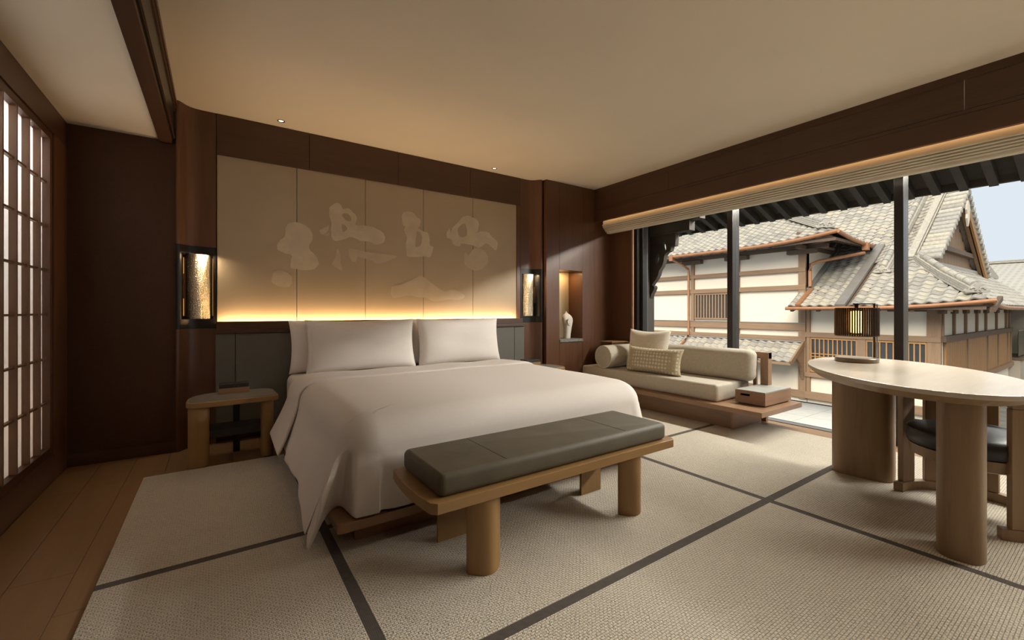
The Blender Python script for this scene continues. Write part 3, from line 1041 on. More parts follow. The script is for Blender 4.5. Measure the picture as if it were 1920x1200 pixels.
# ================================================================== RUG
rug = empty('area_rug', (2, 1.2, 0), 'beige woven rug divided into panels by dark border lines', 'rug')
rx = [-0.40, 0.44, 2.62, 4.33]
ry = [YB + 0.05, -2.09, -0.989, 0.114, 1.217, 2.322, 3.69]
hw = 0.022
for i in range(3):
    for j in range(len(ry) - 1):
        xa = rx[i] + (hw if i else 0)
        xb_ = rx[i + 1] - (hw if i < 2 else 0)
        ya = ry[j] + (hw if j else 0)
        yb_ = ry[j + 1] - (hw if j < len(ry) - 2 else 0)
        bx('rug_panel', M['carpet'], xa, xb_, ya, yb_, 0.0006, 0.0095, 0.002, rug)
for xl in rx[1:3]:
    bx('border_line', M['carpet_dark'], xl - hw, xl + hw, ry[0], ry[-1], 0.0006, 0.0085, 0.001, rug)
for yl in ry[1:-1]:
    for i in range(3):
        bx('border_line', M['carpet_dark'], rx[i] + (hw if i else 0), rx[i + 1] - (hw if i < 2 else 0), yl - hw, yl + hw, 0.0006, 0.0085, 0.001, rug)
ZR = 0.0095

# ================================================================== BED
XC = 1.516
bed = empty('bed', (XC, 3.1, 0), 'king size bed with white duvet on a low wooden platform', 'bed')
bx('plinth', M['teak'], 0.535, 2.50, 2.105, 4.28, ZR, 0.096, 0.004, bed)
G().prism(rounded(2.15, 2.27, 0.02, 3, XC, 3.158), 0.096, 0.140, 0.004).obj('platform', M['teak'], bed)
G().box(0.50, 2.535, 2.07, 4.285, 0.140, 0.548, 0.07, 5).obj('mattress', M['linen'], bed)
ZT = 0.603


def duvet():
    """lofted quilt: rings follow the bed outline, levels run from the crown over the shoulder down to the hem"""
    x0, x1, yf, yb = 0.470, 2.560, 2.005, 3.46
    rc = 0.17
    NC = 34
    base = []   # (x, y, nx, ny, kind, s)
    nside = 26
    for i in range(nside + 1):
        y = yb + (yf + rc - yb) * i / nside
        base.append((x0, y, -1, 0, 'L', i / nside))
    for i in range(1, NC):
        a = R(180 + 90 * i / NC)
        base.append((x0 + rc + rc * math.cos(a), yf + rc + rc * math.sin(a), math.cos(a), math.sin(a), 'CL', i / NC))
    nf = 40
    for i in range(nf + 1):
        base.append((x0 + rc + (x1 - x0 - 2 * rc) * i / nf, yf, 0, -1, 'F', i / nf))
    for i in range(1, 12):
        a = R(270 + 90 * i / 12)
        base.append((x1 - rc + rc * math.cos(a), yf + rc + rc * math.sin(a), math.cos(a), math.sin(a), 'CR', i / 12))
    for i in range(nside + 1):
        y = yf + rc + (yb - yf - rc) * i / nside
        base.append((x1, y, 1, 0, 'R', i / nside))
    levels = []
    rr = 0.16
    # crown rings
    for f in (0.0, 0.2, 0.4, 0.6, 0.8):
        levels.append(('crown', f))
    for a in (0, 14, 28, 42, 56, 70, 82, 90):
        levels.append(('shoulder', R(a)))
    for k in range(1, 13):
        levels.append(('side', k / 12))
    rows = []
    for typ, f in levels:
        row = []
        for n_, (x, y, nx, ny, kd, s) in enumerate(base):
            if typ in ('crown', 'shoulder'):
                ins = rr if typ == 'crown' else rr * (1 - math.sin(f))
                px, py = x - nx * ins, y - ny * ins
                z = ZT if typ == 'crown' else ZT - rr * 0.85 * (1 - math.cos(f))
                if kd in ('F', 'CL', 'CR') and typ == 'shoulder':
                    z -= 0.012 * math.sin(f)
                if typ == 'crown':
                    cx_, cy_ = XC, min(max(py, yf + 0.75), yb - 0.02)
                    px, py = cx_ + (px - cx_) * f, cy_ + (py - cy_) * f
                    z = ZT + 0.003 * math.sin(px * 7 + py * 3) * math.cos(py * 6)
                else:
                    z += 0.003 * math.sin(px * 7 + py * 3) * math.cos(py * 6) * math.cos(f)
                row.append((px, py, z))
                continue
            zs = ZT - rr * 0.85
            # hem heights and outward swing
            wav = math.sin(y * 9.0) * 0.012 + math.sin(y * 23 + 1) * 0.005
            if kd == 'L':
                zb = 0.165 - 0.085 * max(0, (s - 0.55) / 0.45) ** 1.5
                off = 0.105 + 0.03 * s + wav
                off = off * f ** 1.25
                px, py = x - off, y - 0.05 * f * max(0, s - 0.8) / 0.2
            elif kd == 'R':
                zb = 0.20 - 0.03 * (1 - s)
                off = (0.09 + 0.05 * max(0, 0.4 - s) + wav) * f
                px, py = x + off, y
            elif kd == 'F':
                zb = 0.148
                bul = 0.012 * math.sin(PI * f) - 0.02 * f
                e_ = min(s, 1 - s)
                px, py = x, y - bul + (0.03 * f if e_ < 0.02 else 0)
            elif kd == 'CL':
                # free corner: swings out to a tip, then its turned-in edge runs back behind the front face
                keys = [(0.0, 0.340, 2.185, 0.085), (0.24, 0.318, 2.085, 0.052), (0.28, 0.322, 2.055, 0.050), (0.31, 0.340, 2.058, 0.060),
                        (0.40, 0.420, 2.180, 0.120), (0.46, 0.495, 2.240, 0.145), (0.52, 0.505, 2.060, 0.148), (0.56, 0.520, 2.025, 0.148), (1.0, 0.640, 2.015, 0.148)]
                for (s0_, ax, ay, az), (s1_, bx_, by_, bz_) in zip(keys, keys[1:]):
                    if s0_ <= s <= s1_:
                        q = (s - s0_) / (s1_ - s0_)
                        kx, ky, zb = ax + (bx_ - ax) * q, ay + (by_ - ay) * q, az + (bz_ - az) * q
                        break
                k2 = f ** 0.6 if s > 0.29 else f ** 1.05
                px, py = x + (kx - x) * k2, y + (ky - y) * k2
            else:   # CR
                zb = 0.15 + 0.05 * s
                pk = math.sin(PI * s)
                off = (-0.012 + 0.10 * s ** 2 + 0.05 * pk) * f
                px, py = x + nx * off, y + ny * off
            z = zs + (zb - zs) * f
            row.append((px, py, z))
        rows.append(row)
    g_ = G()
    g_.grid(rows)
    bmesh.ops.remove_doubles(g_.bm, verts=g_.bm.verts[:], dist=0.0004)
    bmesh.ops.recalc_face_normals(g_.bm, faces=g_.bm.faces[:])
    return g_


dv = duvet().obj('duvet', M['linen'], bed, ang=75)
md = dv.modifiers.new('thick', 'SOLIDIFY')
md.thickness = 0.014
md.offset = -1
sd = dv.modifiers.new('smooth', 'SUBSURF')
sd.levels = sd.render_levels = 1


def band():
    """turned-back top of the quilt lying across the bed in front of the pillows"""
    rows = []
    y0, y1 = 3.30, 3.76
    x0, x1 = 0.462, 2.568
    n = 16
    for j in range(n + 1):
        t = j / n
        y = y0 + (y1 - y0) * t
        lift = 0.008 * math.sin(PI * min(1, t * 6) / 2)
        row = []
        prof = []
        zt = ZT + 0.010 + lift - 0.02 * t
        ys_ = -0.10
        for k in range(12):            # left side, hem to shoulder
            f = 1 - k / 12
            prof.append((x0 - 0.135 * f ** 1.2 - 0.012, y - 0.12 * f + 0.05 * f * t, zt - 0.15 + (0.155 + 0.03 * t - zt + 0.15) * f))
        for k in range(9):
            a = R(90 * k / 8)
            prof.append((x0 - 0.012 + 0.15 * (1 - math.cos(a)), y, zt - 0.15 + 0.15 * math.sin(a)))
        for k in range(1, 24):
            prof.append((x0 + 0.138 + (x1 - x0 - 0.276) * k / 24, y + 0.012 * math.sin(k * 0.5), zt + 0.004 * math.sin(k * 0.9)))
        for k in range(9):
            a = R(90 - 90 * k / 8)
            prof.append((x1 + 0.012 - 0.15 * (1 - math.cos(a)), y, zt - 0.15 + 0.15 * math.sin(a)))
        for k in range(1, 13):
            f = k / 12
            prof.append((x1 + 0.012 + 0.10 * f, y - 0.05 * f, zt - 0.15 + (0.20 - zt + 0.15) * f))
        rows.append(prof)
    g_ = G()
    g_.grid(rows)
    bmesh.ops.recalc_face_normals(g_.bm, faces=g_.bm.faces[:])
    return g_


bd = band().obj('turned_back_fold', M['linen'], bed, ang=75)
md = bd.modifiers.new('thick', 'SOLIDIFY')
md.thickness = 0.022
md.offset = -1
sd = bd.modifiers.new('smooth', 'SUBSURF')
sd.levels = sd.render_levels = 1


def pillow(x, y, z, w, h, t, tilt, label, mk='linen_v', rz=0.0, cat='pillow', group='bed pillows', name='bed_pillow', pinch=0.05, e=0.42):
    mx = Matrix.Translation((x, y, z)) @ Matrix.Rotation(rz, 4, 'Z') @ Matrix.Rotation(tilt, 4, 'X')
    g_ = cushion(w, h, t, pinch=pinch, e=e, wr=0.004)
    o = g_.obj(name, M[mk], None, label, cat, group, ang=80)
    o.matrix_world = mx
    return o


pillow(0.995, 4.195, 0.782, 0.97, 0.47, 0.17, R(-5), 'white pillow half hidden behind the front pillow nearest the dark cloth wall')
pillow(2.06, 4.195, 0.785, 0.92, 0.47, 0.17, R(-5), 'white pillow hidden behind the front pillow nearest the niche wall')
pillow(1.105, 4.020, 0.790, 0.98, 0.47, 0.19, R(-9), 'white front pillow on the side of the dark cloth wall')
pillow(2.095, 4.020, 0.790, 0.95, 0.47, 0.19, R(-9), 'white front pillow on the side of the niche wall')


# ---- nightstands
def nightstand(mir, label):
    def fx(x):
        return 3.09 - x if mir else x
    n = empty('nightstand', (fx(0.1), 3.85, 0), label, 'nightstand', 'nightstands beside the bed')

    def arc(cx, cy_, r, a0, a1, k=8):
        return [(cx + r * math.cos(R(a0 + (a1 - a0) * i / k)), cy_ + r * math.sin(R(a0 + (a1 - a0) * i / k))) for i in range(k + 1)]
    out = arc(-0.105, 3.745, 0.078, 180, 275) + arc(0.325, 3.735, 0.060, 270, 370) + arc(0.29, 3.97, 0.085, 10, 90) + arc(0.035, 3.845, 0.215, 90, 172)

    def sc(pl, k):
        cx, cy_ = 0.1, 3.86
        return [(cx + (x - cx) * k, cy_ + (y - cy_) * k) for x, y in pl]

    def P(pl):
        q = [(fx(x), y) for x, y in pl]
        return q if not mir else q[::-1]
    G().prism(P(out), 0.425, 0.466, 0.008, 3).obj('table_top', M['oak_x'], n)
    G().prism(P(sc(out, 0.95)), 0.4655, 0.470, 0.001).obj('stone_inlay', M['stone_top'], n)
    zb = ZR if not mir else ZR
    G().prism(P(pill(0.125, 0.13, 8, -0.110, 3.760)), zb, 0.425, 0.004).obj('leg', M['oak'], n)
    G().prism(P(pill(0.085, 0.13, 8, 0.312, 3.775)), zb, 0.425, 0.004).obj('leg', M['oak'], n)
    bx('shelf', M['dark_tray'], *sorted((fx(-0.06), fx(0.29))), 3.80, 4.02, 0.178, 0.236, 0.003, n)
    bx('rear_post', M['black_metal'], *sorted((fx(0.10), fx(0.145))), 4.0, 4.035, 0.0, 0.425, 0.003, n)
    t = empty('bedside_tray', (fx(0.105), 3.99, 0.470),
              'small wooden box with black lid on the nightstand %s' % ('beside the niche wall' if mir else 'beside the dark cloth wall'), 'box', 'bedside boxes')
    xa, xb_ = sorted((fx(0.005), fx(0.205)))
    bx('body', M['teak'] if not mir else M['oak_x'], xa, xb_, 3.92, 4.06, 0.470, 0.512, 0.003, t)
    bx('lid', M['dark_tray'], xa + 0.004, xb_ - 0.004, 3.924, 4.056, 0.512, 0.540, 0.003, t)


nightstand(False, 'pale oak nightstand with stone inlay top by the dark cloth wall')
nightstand(True, 'pale oak nightstand mostly hidden behind the bed near the niche')

# ================================================================== BENCH
bn = empty('bench', (1.44, 1.72, 0), 'long oak bench with an olive leather cushion at the bed foot', 'bench')


def bow(xl, xr, y0, y1, k, ch):
    pts = []
    ym, h = (y0 + y1) / 2, (y1 - y0) / 2
    n = 8
    pts.append((xl + k + ch, y0))
    for i in range(n + 1):
        t = -1 + 2 * i / n
        pts.append((xl + k * t * t, ym + (h - ch) * t))
    pts.append((xl + k + ch, y1))
    pts.append((xr - k - ch, y1))
    for i in range(n + 1):
        t = 1 - 2 * i / n
        pts.append((xr - k * t * t, ym + (h - ch) * t))
    pts.append((xr - k - ch, y0))
    return pts


G().prism(bow(0.648, 2.172, 1.498, 1.955, 0.016, 0.022), 0.327, 0.372, 0.004).obj('seat_frame', M['oak_x'], bn)
ck = G()
ck.prism(rounded(1.405, 0.408, 0.03, 4, 1.4085, 1.728), 0.372, 0.462, 0.024, 4)
cu = ck.obj('cushion', M['leather'], bn, ang=60)
for xs_ in (1.030, 1.790):
    bx('seam', M['black_leather'], xs_ - 0.0015, xs_ + 0.0015, 1.549, 1.907, 0.4615, 0.4628, 0, cu)
for lx in (0.934, 1.852):
    for ly, fl_ in ((1.555, 1), (1.895, -1)):
        pts = []
        for i in range(13):
            t = -1 + 2 * i / 12
            pts.append((lx + 0.080 * t, ly + fl_ * (0.030 - 0.058 * (1 - t * t) - 0.012)))
        pts += [(lx + 0.080, ly + fl_ * 0.030), (lx - 0.080, ly + fl_ * 0.030)]
        G().prism(pts, ZR, 0.327, 0.003).obj('leg', M['oak'], bn)
    bx('cross_rail', M['oak_x'], lx - 0.06, lx + 0.06, 1.59, 1.86, 0.285, 0.327, 0.003, bn)

# ================================================================== DAYBED
so = empty('daybed', (4.15, 2.9, 0), 'low wooden daybed with oat cloth seat and back cushions under the window', 'sofa')
ZB = 0.0
bx('base', M['teak_y'], 3.925, 4.42, 2.138, 4.05, ZR, 0.196, 0.003, so)
bx('base_end', M['teak'], 3.905, 4.42, 2.115, 2.138, ZR, 0.196, 0.003, so)
bx('rear_leg', M['teak_y'], 4.49, 4.53, 2.10, 2.15, ZB, 0.196, 0.003, so)
G().box(3.775, 4.535, 1.80, 4.10, 0.196, 0.240, 0.003).obj('platform', M['teak_y'], so)
G().box(3.865, 4.46, 2.245, 4.06, 0.240, 0.404, 0.028, 4).obj('seat_cushion', M['sofa_cloth'], so, ang=60)


def slab_cushion(x0, x1, y0, y1, z0, z1, lean, m, name, parent):
    rows = []
    g_ = G()
    g_.box(x0, x1, y0, y1, z0, z1, min(x1 - x0, z1 - z0) * 0.40, 6)
    for v in g_.bm.verts:
        v.co.x += lean * (v.co.z - z0)
    return g_.obj(name, m, parent, ang=70)


slab_cushion(4.275, 4.435, 2.145, 3.62, 0.404, 0.715, 0.06, M['sofa_cloth'], 'back_cushion', so)
bf = bx('back_rail', M['teak_y'], 4.46, 4.53, 2.065, 4.10, 0.625, 0.690, 0.004, so)
bx('back_post', M['teak'], 4.455, 4.53, 2.065, 2.140, 0.240, 0.690, 0.004, so)
for k in range(13):
    yy = 2.19 + k * 0.145
    bx('back_slat', M['teak'], 4.475, 4.51, yy, yy + 0.03, 0.240, 0.625, 0.002, so)
bo = empty('bolster_cushion', (4.15, 3.70, 0.404), 'round oat cloth bolster on the daybed beside the niche wall', 'cushion')
mxb = Matrix.Translation((3.875, 3.70, 0.404 + 0.138)) @ Matrix.Rotation(R(90), 4, 'Y')
g = G()
g.lathe(0, 0, [(0.120, 0.0), (0.131, 0.003), (0.137, 0.012), (0.138, 0.025), (0.138, 0.53), (0.132, 0.55), (0.12, 0.555)], 36, mx=mxb)
g.obj('body', M['sofa_cloth'], bo, ang=35)
b = []
for i in range(37):
    a = 2 * PI * i / 36
    b.append((3.877, 3.70 + 0.133 * math.cos(a), 0.542 + 0.133 * math.sin(a)))
G().tube(b, 0.004, 6).obj('piping', M['cushion_cloth'], bo)
bx('headrest_panel', M['oak_x'], 4.19, 4.50, 3.845, 4.06, 0.690, 0.702, 0.002, so)
bx('end_panel', M['walnut'], 4.20, 4.50, 3.86, 4.05, 0.404, 0.690, 0.003, so)

pl1 = pillow(4.180, 3.280, 0.640, 0.545, 0.50, 0.17, R(-12), 'plain cream square cushion leaning on the daybed back', 'cushion_cloth', R(-84), 'cushion', 'daybed cushions', 'scatter_cushion', 0.10, 0.5)
pl2 = pillow(4.020, 3.075, 0.545, 0.70, 0.30, 0.15, R(-12), 'long beige dotted lumbar cushion in front of the plain cushion', 'dotted', R(-86), 'cushion', 'daybed cushions', 'lumbar_cushion', 0.08, 0.5)

tb = empty('tray_box', (4.27, 2.01, 0.24), 'wooden tray box with a pale stone lid on the daybed end', 'box')
x0, x1, y0, y1, z0, z1 = 4.015, 4.515, 1.885, 2.155, 0.250, 0.362
bx('foot_plinth', M['dark_tray'], x0 + 0.02, x1 - 0.02, y0 + 0.02, y1 - 0.02, 0.240, z0, 0, tb)
w = 0.014
bx('side_panel', M['teak'], x0, x1, y0, y0 + w, z0, z1, 0.0015, tb)
bx('side_panel', M['teak'], x0, x1, y1 - w, y1, z0, z1, 0.0015, tb)
bx('side_panel', M['teak_y'], x1 - w, x1, y0 + w, y1 - w, z0, z1, 0.0015, tb)
ya, yb_, za, zb_ = 2.02, 2.105, 0.318, 0.338
fr = G()
fr.box(x0, x0 + w, y0 + w, ya, z0, z1)
fr.box(x0, x0 + w, yb_, y1 - w, z0, z1)
fr.box(x0, x0 + w, ya, yb_, z0, za)
fr.box(x0, x0 + w, ya, yb_, zb_, z1)
fr.obj('front_panel', M['teak_y'], tb)
bx('inner_floor', M['dark_tray'], x0 + w, x1 - w, y0 + w, y1 - w, z0, z0 + 0.01, 0, tb)
bx('lid', plain('pale_grey_lid', (0.34, 0.34, 0.31), 0.4, 0, 0.06, 15), x0 + 0.003, x1 - 0.003, y0 + 0.003, y1 - 0.003, z1, z1 + 0.008, 0.001, tb)

# ================================================================== DESK
dk = empty('desk', (3.26, 0.78, 0), 'oval oak desk with rounded pillar legs by the window', 'desk')
EC, EA, EB = (3.263, 0.780), 0.790, 0.430
ed = math.atan2(0.542, 0.84)


def ell(k=1.0, n=128, a=EA, b_=EB):
    pts = []
    for i in range(n):
        t = 2 * PI * i / n
        x, y_ = a * k * math.cos(t), b_ * k * math.sin(t)
        pts.append((EC[0] + x * math.cos(ed) - y_ * math.sin(ed), EC[1] + x * math.sin(ed) + y_ * math.cos(ed)))
    return pts


g = G()
g.prism(ell(0.996), 0.733, 0.755, 0.003, 2, inset=0.0)
g.obj('top', M['desk_top'], dk)
g = G()
g.prism(ell(0.990), 0.698, 0.7328, 0.0, inset=0.09)
g.obj('bevelled_underside', M['desk_oak'], dk)
G().prism(pill(0.33, 0.19, 12, 3.555, 1.050, R(97)), ZR, 0.702, 0.004).obj('pillar_leg', M['desk_oak'], dk, ang=50)
G().prism(pill(0.158, 0.20, 12, 2.760, 0.458, R(97)), ZR, 0.702, 0.004).obj('pillar_leg', M['desk_oak'], dk, ang=50)

# ---- desk lamp
LX, LY, LZ = 3.600, 1.098, 0.755
lp = empty('desk_lamp', (LX, LY, LZ), 'dark bronze table lamp with a ribbed drum shade on the desk', 'lamp')
G().lathe(LX, LY, [(0.116, LZ), (0.120, LZ + 0.003), (0.120, LZ + 0.024), (0.116, LZ + 0.028), (0.02, LZ + 0.0285)], 40).obj('base', M['lamp_base'] if 'lamp_base' in M else M['chrome'], lp)
RX, RY = LX + 0.825 * 0.122, LY - 0.565 * 0.122
G().tube([(RX, RY, LZ), (RX, RY, 1.150)], 0.0065, 10).obj('rod', M['lamp_bronze'], lp)
G().tube([(RX + 0.016, RY - 0.011, LZ + 0.028), (RX + 0.016, RY - 0.011, 1.146)], 0.0045, 8).obj('rod', M['chrome'], lp)
G().box(-0.065, 0.065, -0.006, 0.006, -0.004, 0.004, 0.001, mx=Matrix.Translation(((RX + LX) / 2, (RY + LY) / 2, 1.148)) @ Matrix.Rotation(-math.atan2(0.565, 0.825), 4, 'Z')).obj('arm', M['lamp_bronze'], lp)
shd = G()
shd.lathe(LX, LY, [(0.122, 0.930), (0.122, 0.936), (0.114, 0.936), (0.114, 0.930), (0.122, 0.930)], 40, caps=False)
shd.lathe(LX, LY, [(0.122, 1.116), (0.122, 1.122), (0.0, 1.123), (0.0, 1.117), (0.114, 1.116)], 40, caps=False)
so_ = shd.obj('shade_hoops', M['lamp_bronze'], lp)
rb = None
for i in range(56):
    a = 2 * PI * i / 56
    if rb is None:
        o = G().cyl(0, 0, 0.934, 1.118, 0.0047, 8).obj('shade_rib', M['lamp_bronze'], lp)
        rb = o
        bl0 = o.location.copy()
    else:
        o = rb.copy()
        col.objects.link(o)
    o.location = bl0 + Vector((LX + 0.1175 * math.cos(a), LY + 0.1175 * math.sin(a), 0))
G().lathe(LX, LY, [(0.010, 1.116), (0.012, 1.14), (0.02, 1.142), (0.02, 1.152), (0.008, 1.155)], 20).obj('finial', M['lamp_bronze'], lp)
G().lathe(LX, LY, [(0.02, 0.950), (0.036, 0.955), (0.036, 1.095), (0.02, 1.10)], 24).obj('bulb', M['bulb'], lp)

# ================================================================== CHAIR
ch = empty('barrel_chair', (3.38, 0.53, 0), 'oak barrel chair with round black leather seat tucked under the desk', 'chair')
CC = (3.375, 0.525)


def arc_band(a0, a1, r0, r1, z0, z1, n=40, bev=0.003):
    ps = [(CC[0] + r1 * math.cos(R(a0 + (a1 - a0) * i / n)), CC[1] + r1 * math.sin(R(a0 + (a1 - a0) * i / n))) for i in range(n + 1)]
    ps += [(CC[0] + r0 * math.cos(R(a1 + (a0 - a1) * i / n)), CC[1] + r0 * math.sin(R(a1 + (a0 - a1) * i / n))) for i in range(n + 1)]
    return G().prism(ps, z0, z1, bev)


arc_band(85, -153, 0.285, 0.330, ZR, 0.062).obj('base_runner', M['desk_oak'], ch)
arc_band(78, -146, 0.285, 0.325, 0.635, 0.692).obj('back_rail', M['desk_oak'], ch)
for a in (70, 39, -4, -64, -107, -138):
    mx = Matrix.Translation((CC[0], CC[1], 0)) @ Matrix.Rotation(R(a), 4, 'Z')
    G().box(0.290, 0.322, -0.048, 0.048, 0.062, 0.635, 0.004, mx=mx).obj('post', M['desk_oak'], ch)
SC = (3.345, 0.505)
G().lathe(SC[0], SC[1], [(0.225, 0.300), (0.255, 0.312), (0.262, 0.366)], 48).obj('seat_ring', M['desk_oak'], ch)
st = G()
st.lathe(SC[0], SC[1], [(0.255, 0.366), (0.268, 0.376), (0.272, 0.41), (0.270, 0.440), (0.262, 0.452), (0.235, 0.462), (0.15, 0.470), (0.01, 0.472)], 48)
sto = st.obj('seat_cushion', M['black_leather'], ch, ang=60)
G().tube([(SC[0] + 0.268 * math.cos(2 * PI * i / 48), SC[1] + 0.268 * math.sin(2 * PI * i / 48), 0.447) for i in range(49)], 0.004, 6).obj('piping', M['black_leather'], sto)

# ================================================================== HOUSES OPPOSITE
bx('ground', M['ground'], 5.9, 90, -40, 60, -2.6, -2.2, kind='structure', label='dark ground between the buildings')

TW, TE, TL = 0.27, 0.235, 0.275


def tile_geo():
    n = 8
    V, F = [], []
    for y, dz in ((0.0, 0.026), (TL, 0.0)):
        for i in range(n + 1):
            x = -TW / 2 + TW * i / n
            V.append((x, y, 0.024 * math.sin(2 * PI * i / n) + dz))
    for i in range(n + 1):
        x = -TW / 2 + TW * i / n
        V.append((x, 0.004, 0.024 * math.sin(2 * PI * i / n) - 0.012))
    for i in range(n):
        F.append((i, i + 1, n + 1 + i + 1, n + 1 + i))
        F.append((2 * (n + 1) + i, 2 * (n + 1) + i + 1, i + 1, i))
    return V, F


TV, TF = tile_geo()
tile_me = bpy.data.meshes.new('roof_tile')
tile_me.from_pydata(TV, [], TF)
tile_me.materials.append(M['tile'])
tile_me.polygons.foreach_set('use_smooth', [True] * len(TF))
tile_me.set_sharp_from_angle(angle=R(50))


def field(S, a0, a1, s1, keep, flip=False):
    """rows of tiles over a roof surface S(a, s): a along the eave, s up the slope"""
    out = []
    r = 0
    s = 0.0
    while s < s1:
        nC = int((a1 - a0) / TW) + 1
        for c in range(nC):
            a = a0 + (c + 0.5) * TW
            if a > a1 or not keep(a, s):
                continue
            p = S(a, s)
            ta = (S(a + 0.1, s) - S(a - 0.1, s)).normalized()
            ts = (S(a, s + TL) - p).normalized()
            n_ = ta.cross(ts).normalized()
            if n_.z < 0:
                ta = -ta
                n_ = ta.cross(ts).normalized()
            ts = n_.cross(ta)
            mx = Matrix(((ta.x, ts.x, n_.x, p.x), (ta.y, ts.y, n_.y, p.y), (ta.z, ts.z, n_.z, p.z), (0, 0, 0, 1)))
            mx = mx @ Matrix.Rotation(random.uniform(-0.012, 0.012), 4, 'Z') @ Matrix.Translation((0, 0, random.uniform(-.003, .004)))
            out.append(mx)
        s += TE
        r += 1
    return out


def place_tiles(mats, parent, nmax, seen):
    """the nearest tiles become parts of their own, the rest one joined part"""
    def key(m):
        t = m.translation
        return (0 if seen(t) else 1, t.length)
    mats = sorted(mats, key=key)
    off = WORLD[parent.name]
    for m in mats[:nmax]:
        o = bpy.data.objects.new('roof_tile', tile_me)
        col.objects.link(o)
        o.parent = parent
        mm = m.copy()
        mm.translation = m.translation - off
        o.matrix_basis = mm
    V, F = [], []
    for m in mats[nmax:]:
        b0 = len(V)
        for v in TV:
            V.append(m @ Vector(v))
        for f in TF:
            F.append(tuple(b0 + i for i in f))
    if V:
        me = bpy.data.meshes.new('roof_tiling')
        me.from_pydata(V, [], F)
        _new('roof_tiling', me, M['tile'], parent, None, None, None, 'stuff', True, 50)


def quad(name, pts, m, parent, th=0.10):
    """flat slab under four corner points, thickness th downwards"""
    b = bmesh.new()
    hi = [b.verts.new(p) for p in pts]
    lo = [b.verts.new((p[0], p[1], p[2] - th)) for p in pts]
    n = len(pts)
    b.faces.new(hi)
    b.faces.new(lo[::-1])
    for i in range(n):
        b.faces.new((hi[i], lo[i], lo[(i + 1) % n], hi[(i + 1) % n]))
    bmesh.ops.recalc_face_normals(b, faces=b.faces[:])
    me = bpy.data.meshes.new(name)
    b.to_mesh(me)
    b.free()
    return _new(name, me, m, parent, None, None, None, None, False)


def bar(name, p, q, w, h, m, parent, bev=0.0):
    """straight timber from p to q, w wide sideways, h high, sitting centred on the line"""
    p, q = Vector(p), Vector(q)
    d = q - p
    t = d.normalized()
    side = t.cross(Vector((0, 0, 1))).normalized()
    up = side.cross(t)
    mx = Matrix(((t.x, side.x, up.x, p.x), (t.y, side.y, up.y, p.y), (t.z, side.z, up.z, p.z), (0, 0, 0, 1)))
    return G().box(0, d.length, -w / 2, w / 2, -h / 2, h / 2, bev, mx=mx).obj(name, m, parent)


def ridge(parent, p, q, w=0.26, layers=4, cap=True, capn=None):
    """stacked ridge of thin courses with round cap tiles on top"""
    p, q = Vector(p), Vector(q)
    for k in range(layers):
        dz = Vector((0, 0, 0.035 + k * 0.052))
        bar('ridge_course', p + dz, q + dz, w - 0.018 * k, 0.044, M['tile'], parent, 0.006)
    if cap:
        L = (q - p).length
        n = capn or max(2, int(L / 0.30))
        t = (q - p).normalized()
        top = Vector((0, 0, 0.035 + layers * 0.052 + 0.012))
        for i in range(n):
            a = p + (q - p) * (i / n) + top
            e = p + (q - p) * ((i + 0.97) / n) + top
            G().tube([a, a + (e - a) * 0.12, e], [0.095, 0.088, 0.080], 10).obj('ridge_cap_tile', M['tile'], parent)


def demon(parent, x, y, z, ax, k=1.0):
    """curled ridge-end ornament facing direction ax (unit xy)"""
    d = Vector((ax[0], ax[1], 0)).normalized()
    sd_ = Vector((-d.y, d.x, 0))
    o = Vector((x, y, z))
    g_ = G()
    out = [(-.26, 0), (-.30, .05), (-.27, .10), (-.21, .09), (-.19, .16), (-.12, .20), (-.06, .27), (0, .30), (.06, .27), (.12, .20), (.19, .16), (.21, .09), (.27, .10), (.30, .05), (.26, 0)]
    mx = Matrix(((sd_.x * k, -d.x * k, 0, o.x), (sd_.y * k, -d.y * k, 0, o.y), (0, 0, k, o.z), (0, 0, 0, 1)))
    g_.prism(out, -0.05, 0.05, 0.012, axis='y', mx=mx)
    for s_ in (-1, 1):
        g_.tube([mx @ Vector((s_ * .10 + s_ * .06 * math.cos(t), -0.06, .10 + .05 * math.sin(t))) for t in [0.5 * j for j in range(9)]], 0.022, 8)
    g_.obj('ridge_ornament', M['tile'], parent)


def in_view(t):
    d = t.x * math.sin(TH) + t.y * math.cos(TH)
    r_ = t.x * math.cos(TH) - t.y * math.sin(TH)
    px = 960 + 807 * r_ / d
    py = 583 - 807 * (t.z - 1.1) / d
    return 1240 < px < 1880 and 350 < py < 720


# ------------------------------------------------------------------ gabled hall
hall = empty('gabled_hall', (18, 5, -2.2), 'cream walled hall with honey lattice windows and large pale tiled gable roof', 'house', 'houses opposite the window')
XE, ZE = 15.10, 1.20            # front eave
XK, ZK = 17.45, 2.56            # kink level with the gable base
XR, ZRG = 21.40, 5.32           # main ridge
YE = 2.08                       # side eave
L1 = math.hypot(XK - XE, ZK - ZE)
L2 = math.hypot(XR - XK, ZRG - ZK)


def sori(y, y0, w, h):
    return h * max(0.0, 1 - (y - y0) / w) ** 2


def S_front(a, s):
    if s < L1:
        f = s / L1
        x, z = XE + (XK - XE) * f, ZE + (ZK - ZE) * f - 0.05 * math.sin(PI * f)
        z += sori(a, YE, 2.4, 0.16) * (1 - f)
    else:
        f = (s - L1) / L2
        x, z = XK + (XR - XK) * f, ZK + (ZRG - ZK) * f - 0.10 * math.sin(PI * f)
    return Vector((x, a, z + 0.05))


def hipY(x):
    return YE + (x - XE) * (3.75 - YE) / (XK - XE)


